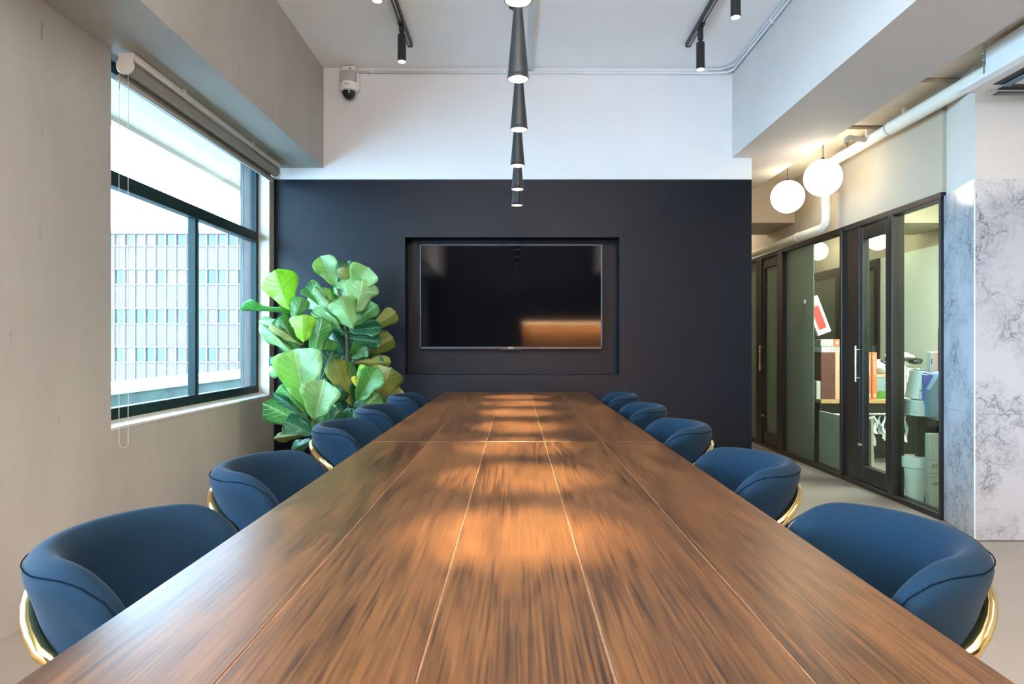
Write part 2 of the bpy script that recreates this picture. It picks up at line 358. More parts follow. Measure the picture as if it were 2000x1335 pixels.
def thing(name, label, cat, loc=(0, 0, 0), rz=0, group=None):
    o = bpy.data.objects.new(name, None); COL.objects.link(o); o.location = loc; o.rotation_euler = (0, 0, rz)
    o.empty_display_size = .1
    return tag(o, label, cat, group)
def struct(o, label=None, cat=None):
    o['kind'] = 'structure'
    if label: o['label'] = label
    if cat: o['category'] = cat
    return o
def S(name, mat, dims, label, cat='wall', **kw):
    return struct(B(name, mat, dims, **kw), label, cat)
def copy_tree(o, parent=None):
    c = o.copy(); COL.objects.link(c)
    if parent: c.parent = parent
    for ch in o.children: copy_tree(ch, c)
    return c
def text(name, s, size, mat, loc, rot, parent=None, ext=.0004, align='CENTER'):
    cu = bpy.data.curves.new(name, 'FONT'); cu.body = s; cu.size = size; cu.extrude = ext; cu.align_x = align; cu.align_y = 'CENTER'
    tmp = bpy.data.objects.new(name, cu)
    COL.objects.link(tmp)
    dg = bpy.context.evaluated_depsgraph_get(); me = bpy.data.meshes.new_from_object(tmp.evaluated_get(dg))
    bpy.data.objects.remove(tmp); me.name = name
    me.materials.clear(); me.materials.append(mat)
    o = bpy.data.objects.new(name, me); COL.objects.link(o); o.location = loc; o.rotation_euler = rot
    if parent: o.parent = parent
    return o
def W(px, py, Y):                              # a measured point at its own distance from the camera wall
    return Vector(((px-CX)*Y/F, Y, EYE-(py-CY)*Y/F))

# ================================================================ ROOM SHELL
D = 5.5; XL = -1.947; ZC = 3.335; ZS = 2.531; ZR = 2.71
S('floor', M_FLOOR, (-2.15, 6.2, -4.1, 13, -.12, 0), 'smooth beige-grey floor running under the table and along the glass partition', 'floor')
M_CEIL = flat('ceiling_paint', (.86, .87, .90), .8, var=.02, scale=2)
S('ceiling', M_CEIL, (-1.6, 1.8, -4.1, D+.25, ZC, ZC+.1), 'white ceiling above the table between the two beams', 'ceiling')
M_CRCEIL = flat('bright_cream_paint', (.80, .75, .66), .7, var=.02)
S('ceiling_right', M_CRCEIL, (2.25, 6.2, -4.1, 13, ZR, ZR+.1), 'lower cream ceiling over the corridor on the right', 'ceiling')
S('ceiling_rear', M_CRCEIL, (1.5, 2.4, D+.25, 13, ZR, ZR+.1), 'cream ceiling behind the end of the dark wall', 'ceiling')
# left concrete wall built round the two window openings
W1 = (3.286, 5.41, .711, ZS+.02); W2 = (-3.6, 2.2, .711, ZS+.02)
bm = bmesh.new()
xo = XL-.22
box(bm, xo, XL, -4.1, W2[0], 0, ZC)
box(bm, xo, XL, W2[1], W1[0], 0, ZC)
box(bm, xo, XL, W1[1], D+.02, 0, ZC)
for wv in (W1, W2):
    box(bm, xo, XL, wv[0], wv[1], 0, wv[2]); box(bm, xo, XL, wv[0], wv[1], wv[3], ZC)
struct(obj('wall_left', bm, M_CONC), 'bare warm grey concrete wall with the window in it', 'wall')
S('beam_left', M_CONC, (XL+.002, -1.547, -4.1, D, ZS, ZC-.001), 'concrete beam running along the top of the window wall', 'beam')
# white beam, right
bm = bmesh.new(); box(bm, 1.745, 2.314, -4.1, 6.6, 2.613, ZC+.05)
M_BEAM = flat('beam_paint', (.58, .55, .53), .7, var=.02, scale=2, bump=.05)
struct(obj('beam_right', bm, M_BEAM), 'deep white beam running along the right edge of the ceiling', 'beam')
# far wall, white above and blue-black below with a niche
S('wall_far_upper', M_WHITE, (XL-.2, 1.902, D, D+.24, 2.44, ZC), 'white upper part of the far wall above the dark paint', 'wall')
nx0, nx1, nz0, nz1 = -.891, .837, .864, 1.974
bm = bmesh.new()
box(bm, XL-.2, nx0, D, D+.24, 0, 2.439); box(bm, nx1, 1.902, D, D+.24, 0, 2.439)
box(bm, nx0, nx1, D, D+.24, 0, nz0); box(bm, nx0, nx1, D, D+.24, nz1, 2.439)
box(bm, nx0, nx1, D+.17, D+.24, nz0, nz1)
struct(obj('wall_far', bm, M_BLACKW), 'blue-black painted far wall with a rectangular niche for the screen', 'wall')
S('wall_rear', M_DARKW, (-2.15, 6.2, -4.2, -4.1, 0, ZC+.1), 'dark wall behind the head of the table', 'wall')
S('wall_right', M_CREAM, (6.2, 6.3, -4.1, 13, 0, ZC), 'cream side wall of the open area', 'wall')
S('wall_corridor_end', M_CREAM, (-2.15, 6.2, 12.9, 13, 0, ZR), 'cream wall closing the corridor', 'wall')
S('beam_cross', M_CREAM, (1.7, 4.3, 6.6, 7.35, 2.285, ZR), 'cream downstand beam crossing the corridor beyond the globe lamps', 'beam')
S('wall_corridor_left', M_CREAM, (1.5, 1.6, D+.24, 12.9, 0, ZR), 'cream wall of the corridor behind the dark wall', 'wall')

# ------------------------------------------------ left window
def window(n, y0, y1, mull, label):
    xi, xf = -2.032, -2.085      # room side and outer side of the frame
    z0, z1 = .736, ZS+.015
    root = bpy.data.objects.new('window_%d' % n, None); COL.objects.link(root); struct(root, label, 'window')
    B('frame_rail', M_TEAL, (xf, xi, y0, y1, z0-.02, z0+.055), root, .004)
    B('frame_rail', M_TEAL, (xf, xi, y0, y1, z1-.06, z1), root, .004)
    B('frame_stile', M_TEAL, (xf+.002, xi-.002, y0, y0+.05, z0+.05, z1-.05), root, .003)
    B('frame_stile', M_TEAL, (xf+.002, xi-.002, y1-.05, y1, z0+.05, z1-.05), root, .003)
    B('transom', M_TEAL, (xf-.004, xi+.006, y0+.04, y1-.04, 1.915, 1.99), root, .004)
    ys = [y0+.05]+mull+[y1-.05]
    for m in mull:
        bm = bmesh.new(); box(bm, xf+.003, xi+.002, m-.018, m+.018, z0+.05, 1.92, .003); box(bm, xi-.004, xi+.010, m-.006, m+.006, z0+.05, 1.92)
        obj('mullion', bm, M_TEAL, root)
    for a, b in zip(ys, ys[1:]):
        B('pane', M_GLASSW, (-2.062, -2.058, a, b, z0+.05, 1.92), root)
    B('pane', M_GLASSW, (-2.062, -2.058, y0+.05, y1-.05, 1.985, z1-.055), root)
    bm = bmesh.new()
    vs = [bm.verts.new(p) for p in ((XL+.003, y0, .712), (XL+.003, y1, .712), (-2.04, y1, .735), (-2.04, y0, .735), (XL+.003, y0, .700), (XL+.003, y1, .700), (-2.04, y1, .700), (-2.04, y0, .700))]
    for f in ((0, 1, 2, 3), (7, 6, 5, 4), (0, 4, 5, 1), (1, 5, 6, 2), (2, 6, 7, 3), (3, 7, 4, 0)): bm.faces.new([vs[i] for i in f])
    o = obj('sill', bm, M_SILL, root)
    B('outer_reveal', M_FIN, (-2.164, -2.088, y1-.016, y1-.002, .715, ZS), root); B('rough_edge', M_PARD, (-2.166, -2.150, y1-.020, y1-.014, .715, ZS), root)
    # reveal lining, painted
    B('reveal', M_SILL, (-2.04, XL-.001, y1-.012, y1-.001, .715, ZS), root)
    return root
M_SILL = flat('plastered_sill', (.55, .53, .48), .55, var=.04)
window(1, W1[0], W1[1], [4.35], 'dark green framed window with one transom in the concrete wall')
window(2, W2[0], W2[1], [-2.2, -.8, .7], 'dark green framed window nearer the head of the table')

# ------------------------------------------------ outside
S('ground_outside', M_GROUND, (-160, -2.4, -40, 160, -20.2, -20), 'street level far below the window', 'ground')
bm = bmesh.new(); box(bm, -3.15, -2.19, -6, 14, 2.9, 3.2); box(bm, -3.24, -3.15, -6, 14, 2.86, 3.2)
struct(obj('trim_overhang', bm, M_SOFF), 'pale overhanging slab seen above the window pane', 'overhang')
par = thing('balcony_parapet', 'white-capped weathered ledge wall just outside the window panes', 'parapet', (-3.2, 4, 0))
B('wall_body', M_PARD, (-.12, .05, -9, 10, -.6, .72), par)
B('coping', M_PARW, (-.2, .09, -9, 10, .72, .80), par, .01)
B('planter_floor', M_PARD, (.05, 1.0, -9, 10, -.7, -.6), par)
struct(par)
par['kind'] = 'structure'
S('pillar_outside', M_FIN, (-2.225, -2.172, 5.52, 6.0, -.2, 2.89), 'lavender grey rough concrete fin at the far edge of the window', 'pillar')
YB = 58.0
bld = thing('office_building', 'pale office block across the street with a white window grid', 'building', (-28.5, YB, 0))
def zy(y): return EYE-(y-CY)*YB/F
px0, dpx = 202.0, 20.1
rows = [(447, 456, 'cap'), (456, 480, 'w'), (480, 525, 's'), (525, 555, 'w'), (555, 602, 's'), (602, 632, 'w'), (632, 677, 's'), (677, 707, 'w'), (707, 752, 's'), (752, 782, 'w'), (782, 830, 's')]
bx = lambda px: (px-CX)*YB/F+28.5
ncol = 16
B('structure_block', M_FACADE, (bx(px0-40), bx(px0+dpx*ncol+4), .3, 12, zy(1090), zy(447)), bld)
rnd = random.Random(3)
for (ya, yb, k) in rows:
    for c in range(ncol):
        xa = bx(px0+dpx*c); xb = bx(px0+dpx*(c+1))
        if k == 'w':
            rr = rnd.random(); m = M_FGL1 if rr < .5 else (M_FGL2 if rr < .8 else M_FGL3)
            B('window_pane', m, (xa+.05, xb-.05, .18, .26, zy(yb)+.05, zy(ya)-.05), bld)
        elif k == 's':
            B('spandrel_panel', M_FACADE, (xa+.03, xb-.03, .12, .26, zy(yb)+.03, zy(ya)-.03), bld)
B('roof_coping', M_FACW, (bx(px0-40), bx(px0+dpx*ncol+4), -.1, .4, zy(456), zy(447)), bld)
for c in range(ncol+1):
    x = bx(px0+dpx*c); B('mullion', M_FACW, (x-.05, x+.05, 0, .26, zy(830), zy(455)), bld)
for (ya, yb, k) in rows[1:]:
    B('transom', M_FACW, (bx(px0), bx(px0+dpx*ncol), .02, .26, zy(ya)-.05, zy(ya)+.05), bld)

# ------------------------------------------------ roller blind
bl = thing('roller_blind', 'grey roller blind rolled up along the top of the window with bead chain', 'blind', (-1.885, 3.29, 2.46))
L = 2.08
bm = bmesh.new(); lathe(bm, [(.03, .012), (.034, .012), (.034, L-.012), (.03, L-.012)], 24, axis='y'); obj('fabric_roll', bm, M_ROLL, bl, 'auto')
bm = bmesh.new(); lathe(bm, [(.024, 0), (.041, 0), (.043, .004), (.043, .012), (.03, .014)], 28, axis='y'); box(bm, -.032, .036, .002, .013, .0, .062, .003)
obj('end_bracket', bm, M_PLASTIC, bl, 'auto')
bm = bmesh.new(); lathe(bm, [(.03, L-.012), (.041, L-.010), (.041, L)], 28, axis='y'); box(bm, -.032, .036, L-.012, L, .0, .062, .004)
obj('end_bracket', bm, M_PLASTIC, bl, 'auto')
B('top_rail', M_PLASTIC, (.012, .04, .006, L-.006, .030, .066), bl, .006, 'auto', 2)
for yy in (.5, 1.5): B('clip', M_PLASTIC, (.028, .046, yy, yy+.03, .052, .072), bl, .003)
bm = bmesh.new(); box(bm, -.0345, -.032, .02, L-.02, -.055, .0); obj('hanging_fabric', bm, M_ROLL, bl)
bm = bmesh.new(); lathe(bm, [(.012, .0), (.013, .002), (.013, L-.004), (.012, L)], 14, origin=(-.033, .0, -.06), axis='y'); obj('hem_bar', bm, M_STEELD if 'M_STEELD' in globals() else M_GREYPL, bl, 'auto')
ch = B('chain_joiner', M_GREYPL, (-.027, -.021, -.004, .002, -.115, -.09), bl, .002)
bm = bmesh.new()
for sx in (-.024, .020):
    z = -.045
    while z > -1.82:
        bmesh.ops.create_icosphere(bm, subdivisions=1, radius=.0023, matrix=Matrix.Translation((sx, -.004, z))); z -= .0072
    box(bm, sx-.0005, sx+.0005, -.0045, -.0035, -1.82, -.045)
for k in range(9):
    a = PI*k/8
    bmesh.ops.create_icosphere(bm, subdivisions=1, radius=.0023, matrix=Matrix.Translation((-.002+.022*math.cos(a), -.004, -1.82-.022*math.sin(a))))
o = obj('bead_chain', bm, M_PLASTIC, bl); o['kind'] = 'stuff'

# ================================================================ TABLES
TW = 1.09; PW = TW/5
def table(y0, y1, label, dx=0):
    t = thing('meeting_table', label, 'table', (dx, (y0+y1)/2, 0), 0, None)
    h = (y1-y0)/2
    for k in range(5):
        a = -TW/2+PW*k
        bm = bmesh.new(); box(bm, a+.0011, a+PW-.0011, -h+.001, h-.001, .72, .75, .0007)
        obj('plank', bm, M_WOOD, t)
    B('joint_bed', M_JOINT, (-TW/2+.01, TW/2-.01, -h+.003, h-.003, .704, .7490), t)
    B('apron', M_WOOD, (-TW/2+.08, -TW/2+.11, -h+.1, h-.1, .63, .705), t)
    B('apron', M_WOOD, (TW/2-.11, TW/2-.08, -h+.1, h-.1, .63, .705), t)
    for sx in (-1, 1):
        for sy in (-1, 1):
            B('leg', M_BLACK, (sx*(TW/2-.14)-.035, sx*(TW/2-.14)+.035, sy*(h-.2)-.035, sy*(h-.2)+.035, 0, .704), t, .004)
    return t
table(-.05, 2.567, 'dark walnut plank table, the half nearer the viewer')
table(2.572, 5.19, 'dark walnut plank table, the half below the wall screen', 0)

# ================================================================ CHAIRS
def chair(label):
    t = thing('barrel_chair', label, 'chair', group=None)
    hw, xc, ax, ex = .197, -.035, .187, 2.12
    cols = []
    for x in (.022, .012, -.003, -.018): cols.append((x, -hw, 0, -1))
    n = 22
    for i in range(n+1):
        a = -PI/2 - PI*i/n
        c, s = math.cos(a), math.sin(a)
        x = xc+ax*math.copysign(abs(c)**(2/ex), c) if abs(c) > 1e-6 else xc
        y = hw*math.copysign(abs(s)**(2/ex), s) if abs(s) > 1e-6 else 0
        # normal of the superellipse
        nx = math.copysign(abs((x-xc)/ax)**(ex-1)/ax, x-xc) if abs(x-xc) > 1e-6 else 0
        ny = math.copysign(abs(y/hw)**(ex-1)/hw, y) if abs(y) > 1e-6 else 0
        l = math.hypot(nx, ny); cols.append((x, y, nx/l, ny/l))
    for x in (-.018, -.003, .012, .022): cols.append((x, hw, 0, 1))
    def H(x):
        q = max(0, min(.124, x+.12)); return .800-(.125-math.sqrt(max(0, .125**2-q*q)))*1.2
    prof = [(-.030, 0), (-.018, .22), (-.008, .50), (.004, .70), (.014, .80), (.028, .88), (.0295, .94), (.016, .985), (0, 1.0), (-.016, .985), (-.028, .93), (-.031, .84), (-.030, .6), (-.026, .3), (-.022, .06)]
    z0 = .385
    bm = bmesh.new(); grid = []
    for i, (x, y, nx, ny) in enumerate(cols):
        e = i in (0, len(cols)-1); k = .55 if e else 1
        h = H(x); ring = []
        for (nn, fz) in prof:
            zz = z0+(h-z0)*fz
            if fz > .8: zz = h-(1-fz)*(.39)
            if e: zz -= .006 if fz > .5 else 0
            ring.append(bm.verts.new((x+nx*nn*k+(.006 if e else 0), y+ny*nn*k, zz)))
        grid.append(ring)
    for a, b in zip(grid, grid[1:]):
        for j in range(len(prof)-1): bm.faces.new((a[j], a[j+1], b[j+1], b[j]))
        bm.faces.new((a[-1], a[0], b[0], b[-1]))
    bm.faces.new(grid[0]); bm.faces.new(list(reversed(grid[-1])))
    # two soft creases in the inner padding
    for v in bm.verts:
        for y0 in (.02, -.05):
            pass
    o = obj('padded_back', bm, M_FAB, t, True)
    md = o.modifiers.new('round', 'SUBSURF'); md.levels = 1; md.render_levels = 2
    # stitched seam
    pts = []
    for zz in (.50, .58, .64): pts.append((.020, -hw-.012, zz))
    for i, (x, y, nx, ny) in enumerate(cols[3:-3]):
        h = H(x); q = max(0, min(1, (x+.13)/.13)); pts.append((x+nx*(.0285-.014*q)+.006*q, y+ny*(.0285-.014*q), h-.022+.016*q))
    for zz in (.64, .58, .50): pts.append((.020, hw+.012, zz))
    bm = bmesh.new(); tube(bm, pts, .0011, 6); obj('seam', bm, M_SEAM, o)
    # seat cushion
    bm = bmesh.new(); out = []
    for (x, y, nx, ny) in cols: out.append((x-nx*.022, y-ny*.022))
    out = [(.22, -.17), (.20, -.20)]+out+[(.20, .20), (.22, .17)]
    poly(bm, out, .39, .47)
    es = [e for e in bm.edges if abs(e.verts[0].co.z-e.verts[1].co.z) < .001]
    bmesh.ops.bevel(bm, geom=es, offset=.02, segments=3, affect='EDGES')
    obj('seat', bm, M_FAB, t, 'auto')
    # brass hoop around the back running down into the rear legs
    hoop = []
    arc = cols[4:-4]
    for i, (x, y, nx, ny) in enumerate(arc):
        s = abs(i-(len(arc)-1)/2)/((len(arc)-1)/2)
        if s > .72: continue
        z = .722-.085*max(0, (s-.15)/.63)**1.3
        hoop.append((x+nx*(.027-.020*s), y+ny*(.027-.020*s), z))
    a, b = Vector(hoop[0]), Vector(hoop[-1])
    pre = [a+Vector((.055, 0, -.20)), a+Vector((.050, -.001, -.13)), a+Vector((.044, -.001, -.075)), a+Vector((.030, -.001, -.032)), a+Vector((.014, 0, -.01))]
    post = [Vector((p.x-a.x+b.x, b.y, p.z-a.z+b.z)) for p in reversed(pre)]
    bm = bmesh.new(); tube(bm, pre+[Vector(p) for p in hoop]+post, .0135, 12); obj('brass_hoop', bm, M_GOLD, t, True)
    for e in (pre[0], post[-1]):
        bm = bmesh.new(); tube(bm, [e, e+Vector((.01, 0, -.2)), (e.x+.0, e.y, 0.0)], [.0135, .0125, .010], 12); obj('leg', bm, M_GOLD, t, True)
    for sy in (-1, 1):
        bm = bmesh.new(); tube(bm, [(.17, sy*.16, .40), (.18, sy*.17, .2), (.19, sy*.18, 0)], [.0135, .012, .010], 12); obj('leg', bm, M_GOLD, t, True)
    bm = bmesh.new(); tube(bm, [(.205, -.15, .405), (.222, -.12, .405), (.228, 0, .405), (.222, .12, .405), (.205, .15, .405)], .006, 8); obj('front_trim', bm, M_GOLD, t, True)
    return t
rightY = [1.205, 1.945, 2.78, 3.58, 4.36]
leftY = [1.19, 1.88, 2.77, 3.49, 4.28]
rl = ['navy barrel chair right of the table, nearest of its row', 'navy barrel chair right of the table, second from the front',
      'navy barrel chair right of the table, middle of the row of five', 'navy barrel chair right of the table, fourth from the front', 'navy barrel chair right of the table, last one before the dark wall']
ll = ['navy barrel chair left of the table, nearest of its row', 'navy barrel chair left of the table, second from the front',
      'navy barrel chair left of the table, middle of the row of five, below the plant', 'navy barrel chair left of the table, fourth from the front', 'navy barrel chair left of the table, last one before the dark wall']
proto = None
for k in range(5):
    for side, ys, lb in ((1, rightY, rl), (-1, leftY, ll)):
        if proto is None: c = proto = chair(lb[k])
        else: c = copy_tree(proto)
        c['label'] = lb[k]; c['group'] = 'navy barrel chairs along the table'
        c.location = (side*(.540 if side > 0 else .553+(.015 if 0 < k < 4 else 0)), ys[k], 0)
        c.rotation_euler = (0, 0, (PI if side > 0 else 0)+random.uniform(-.03, .03))

# ================================================================ SCREEN
tv = thing('wall_screen', 'large black flat screen television mounted in the niche of the dark wall', 'television', (-.037, D+.1, 1.50))
w2, h2 = .747, .427
B('casing', M_BLACK, (-w2+.03, w2-.03, -.02, .07, -h2+.03, h2-.03), tv, .004)
B('screen', M_SCREEN, (-w2+.012, w2-.012, -.0232, -.0205, -h2+.02, h2-.01), tv)
bm = bmesh.new()
box(bm, -w2, w2, -.026, -.0, h2-.010, h2, .002); box(bm, -w2, w2, -.026, 0, -h2, -h2+.02, .002)
box(bm, -w2, -w2+.012, -.026, 0, -h2, h2, .002); box(bm, w2-.012, w2, -.026, 0, -h2, h2, .002)
obj('bezel', bm, M_BEZEL, tv)
B('sensor_bar', M_BEZEL, (-.08, .08, -.024, 0, -h2-.008, -h2), tv, .002)
text('logo', 'SONY', .018, M_STEEL, (0, -.0265, -h2+.010), (PI/2, 0, 0), tv)
B('wall_mount', M_BLACK, (-.2, .2, .0, .07, -.15, .15), tv)

# ================================================================ PENDANTS
pend = [(4.71, .009), (4.22, .012), (3.66, .011), (3.04, .015), (2.46, .009), (1.896, .007), (1.33, .008)]
ptext = ['last of the row, nearest the dark wall', 'second from the dark wall', 'third from the dark wall', 'fourth from the dark wall', 'whole cone shown highest and largest', 'cut by the top edge, only its lit rim showing', 'out of frame above the near table', 'out of frame above the head of the table']
proto = None
for i, (Y, X) in enumerate(pend):
    if proto is None:
        t = proto = thing('pendant_lamp', '', 'lamp')
        bm = bmesh.new(); lathe(bm, [(.011, .268), (.0155, .266), (.0165, .25), (.0375, .016), (.0378, .012), (.0386, .011), (.0386, .0), (.0362, .0), (.0350, .03), (.02, .045), (.002, .05)], 36, cap=False); obj('cone_shade', bm, M_BLACK, t, 'auto')
        bm = bmesh.new(); lathe(bm, [(.0358, .001), (.034, .022), (.024, .030)], 32, cap=False); obj('reflector', bm, M_LINER, t, True)
        bm = bmesh.new(); lathe(bm, [(.026, .0195), (.026, .0225)], 24); obj('lamp_disc', bm, M_LAMP, t, True)
        bm = bmesh.new(); tube(bm, [(0, 0, .266), (0, 0, .9), (0, 0, ZC-2.07)], .0022, 8); obj('cable', bm, M_BLACK, t, True)
        bm = bmesh.new(); lathe(bm, [(.022, ZC-2.07-.018), (.022, ZC-2.07)], 20); obj('canopy', bm, M_BLACK, t, 'auto')
    else: t = copy_tree(proto)
    t['label'] = 'black cone pendant over the table, '+ptext[i]; t['group'] = 'row of cone pendants over the table'
    t.location = (X, Y, 2.07)
    light('pendant_light', 'SPOT', (X, Y, 2.085), 180, (1, .80, .50), spot_size=math.radians(23), spot_blend=1.0, shadow_soft_size=.02)
bm = bmesh.new(); lathe(bm, [(.04, -.03), (.045, -.026), (.045, 0)], 28)
tag(obj('ceiling_canopy', bm, M_BLACK, None, 'auto', (-.0, 4.45, ZC)), 'small round black canopy on the ceiling above the cone pendants', 'fixture')

# ================================================================ TRACK LIGHTS
def track(X, spots, label, sl):
    t = thing('track_rail', label, 'track', (X, 0, ZC))
    bm = bmesh.new(); box(bm, -.018, .018, -1, 5.02, -.034, 0, .002); obj('rail', bm, M_BLACK, t)
    B('end_cap', M_BLACK, (-.019, .019, 5.02, 5.035, -.036, 0), t, .003)
    B('slot', M_GREYPL, (-.005, .005, -1, 5.0, -.0355, -.033), t)
    for (Y, zb), lb in zip(spots, sl):
        s = thing('track_spotlight', lb, 'spotlight', (X-.0, Y, zb), 0, 'black cylinder spotlights on the tracks')
        h = .185
        bm = bmesh.new(); lathe(bm, [(.027, 0), (.029, .002), (.029, h-.004), (.026, h)], 28); obj('barrel', bm, M_BLACK, s, 'auto')
        bm = bmesh.new(); lathe(bm, [(.0245, -.001), (.0245, .001)], 24); obj('lens', bm, M_LAMP, s, True)
        bm = bmesh.new(); lathe(bm, [(.012, h), (.012, h+.015), (.019, h+.02), (.019, ZC-.034-zb)], 20); obj('neck', bm, M_BLACK, s, 'auto')
        B('adapter', M_BLACK, (-.02, .02, -.055, .045, ZC-.052-zb, ZC-.034-zb), s, .003)
        light('track_light', 'SPOT', (X, Y, zb-.02), 26, (1, .80, .58), spot_size=math.radians(70), spot_blend=.8, shadow_soft_size=.025)
track(-.778, [(4.67, 3.045), (3.84, 3.045), (3.0, 3.045), (2.15, 3.045)], 'black ceiling track on the left side of the ceiling',
      ['black cylinder spotlight whole in view on the left track', 'black cylinder spotlight on the left track cut by the top edge', 'black cylinder spotlight on the left track above the frame, third from the wall', 'black cylinder spotlight on the left track above the frame, fourth from the wall'])
track(1.27, [(4.69, 3.0), (3.94, 3.0), (3.1, 3.0), (2.25, 3.0)], 'black ceiling track on the right side of the ceiling',
      ['black cylinder spotlight near the end of the right track', 'black cylinder spotlight on the right track whose top is cut by the frame', 'black cylinder spotlight on the right track above the frame, third from the wall', 'black cylinder spotlight on the right track above the frame, fourth from the wall'])

# ================================================================ CEILING CONDUITS AND SECURITY CAMERA
con = thing('cable_conduit', 'thin white conduit along the top of the far wall and the right beam', 'conduit')
bm = bmesh.new()
tube(bm, [(-1.27, D-.012, ZC-.035), (1.62, D-.012, ZC-.045), (1.70, D-.03, ZC-.045), (1.73, D-.10, ZC-.045), (1.733, 4.0, ZC-.045), (1.733, -1, ZC-.045)], .011, 10)
obj('pipe', bm, M_WHITE, con, True)
bm = bmesh.new()
tube(bm, [(1.55, D-.012, ZC-.018), (1.66, D-.02, ZC-.018), (1.725, D-.12, ZC-.020), (1.733, 4.0, ZC-.016), (1.733, -1, ZC-.016)], .008, 8)
obj('pipe', bm, M_WHITE, con, True)
for X in (-1.16, -.1, 1.0): B('clip', M_WHITE, (X, X+.02, D-.026, D, ZC-.05, ZC-.018), con, .002)
for Y in (4.6, 3.9): B('clip', M_WHITE, (1.718, 1.745, Y, Y+.02, ZC-.06, ZC-.03), con, .002)
tag(B('ceiling_duct', M_WHITE, (.085, .135, -1, D-.002, ZC-.022, ZC-.0005), None, .006, 'auto', 2), 'flat white cable duct on the ceiling behind the pendants', 'duct')

scam = thing('security_camera', 'white dome security camera with dark bubble high on the far wall', 'camera', (-1.325, D-.07, 3.10))
B('mount_plate', M_PLASTIC, (-.055, .05, .0, .068, .175, .225), scam, .004)
bm = bmesh.new(); box(bm, -.067, .058, -.045, .068, .09, .18, .008, seg=2); obj('junction_box', bm, M_GREYPL, scam, 'auto')
bm = bmesh.new(); lathe(bm, [(.05, .095), (.068, .085), (.073, .05), (.070, .025), (.056, .018)], 32); obj('housing', bm, M_PLASTIC, scam, 'auto')
bm = bmesh.new(); lathe(bm, [(.056, .022)]+[(.054*math.cos(a*PI/20), .018-.062*math.sin(a*PI/20)) for a in range(0, 10)]+[(.0005, -.044)], 32); obj('dome', bm, M_DARKGL, scam, True)
B('label_plate', M_GREYD, (-.018, .018, -.0745, -.070, .054, .060), scam)
B('knob', M_GREYPL, (.0, .02, -.006, .0, .195, .215), scam, .003)
B('wall_bracket', M_PLASTIC, (.045, .075, .02, .068, .04, .18), scam, .006)

# ================================================================ GLASS PARTITION
PX = 2.71; ZG = 2.077
par = struct(thing('glass_partition', 'dark framed full height glass partition along the corridor', 'partition', (0, 0, 0)))
B('wall_panel_above', M_CREAM, (PX-.01, PX+.10, 4.32, 12.9, ZG, ZR), par)
B('head_rail', M_BRONZE, (PX-.022, PX+.06, 4.32, 12.9, ZG-.045, ZG), par, .003)
B('floor_rail', M_BRONZE, (PX-.022, PX+.06, 4.32, 12.9, 0, .04), par, .003)
def post(y0, y1, x0=-.025): B('post', M_BRONZE, (PX+x0, PX+.065, y0, y1, .03, ZG-.03), par, .003)
post(4.32, 4.335); post(4.87, 4.925); post(5.36, 5.62, -.012); post(5.60, 5.64, -.035)
post(6.86, 7.0, -.03); post(7.45, 7.62); post(8.3, 8.36)
def pane(y0, y1, m, name='pane', z0=.04, z1=ZG-.045): B(name, m, (PX+.012, PX+.020, y0, y1, z0, z1), par)
pane(4.335, 4.87, M_GLASSG); pane(5.64, 6.24, M_GLASSG); pane(6.24, 6.86, M_FROST, 'frosted_pane'); pane(7.62, 8.3, M_FROST, 'frosted_pane'); pane(8.36, 10.6, M_FROST, 'frosted_pane'); pane(10.6, 12.9, M_FROST, 'frosted_pane')
def gdoor(n, y0, y1, m, label, hy):
    d = struct(thing('door_%d' % n, label, 'door', (PX, 0, 0)))
    B('stile', M_BLACK, (-.012, .04, y0, y0+.05, .045, 2.02), d, .003); B('stile', M_BLACK, (-.012, .04, y1-.05, y1, .045, 2.02), d, .003)
    B('top_rail', M_BRONZE, (-.012, .04, y0+.05, y1-.05, 1.93, 2.02), d, .003); B('bottom_rail', M_BRONZE, (-.012, .04, y0+.05, y1-.05, .045, .17), d, .003)
    B('pane', m, (.010, .018, y0+.05, y1-.05, .17, 1.93), d)
    h = None
    bm = bmesh.new(); tube(bm, [(-.055, hy, .82), (-.055, hy, 1.10)], .008, 12); tube(bm, [(-.055, hy, .85), (-.01, hy, .85)], .005, 8); tube(bm, [(-.055, hy, 1.07), (-.01, hy, 1.07)], .005, 8)
    obj('handle', bm, M_STEEL, d, 'auto')
    bm = bmesh.new(); tube(bm, [(-.03, hy, .33), (-.01, hy, .33)], .014, 14); tube(bm, [(-.04, hy, .335), (-.03, hy, .335)], .008, 10); obj('floor_lock', bm, M_STEEL, d, 'auto')
gdoor(1, 4.93, 5.355, M_GLASSG, 'dark framed clear glass door with a slim steel handle', 5.33)
gdoor(2, 7.0, 7.45, M_FROST, 'dark framed frosted glass door next to the dark wall', 7.42)
sg = thing('door_sign', 'small grey two-line sign on the frosted glass pane', 'sign', (PX+.006, 6.72, 1.355))
B('plate', M_GREYD, (-.001, .004, -.10, .09, -.002, .024), sg); B('plate', M_GREYD, (-.001, .004, -.10, .09, -.034, -.006), sg)
for i in range(6): B('letter', M_FROST, (-.0016, -.001, .06-.028*i, .075-.028*i, .004, .018), sg)
for i in range(5): B('letter', M_FROST, (-.0016, -.001, .05-.03*i, .067-.03*i, -.028, -.013), sg)

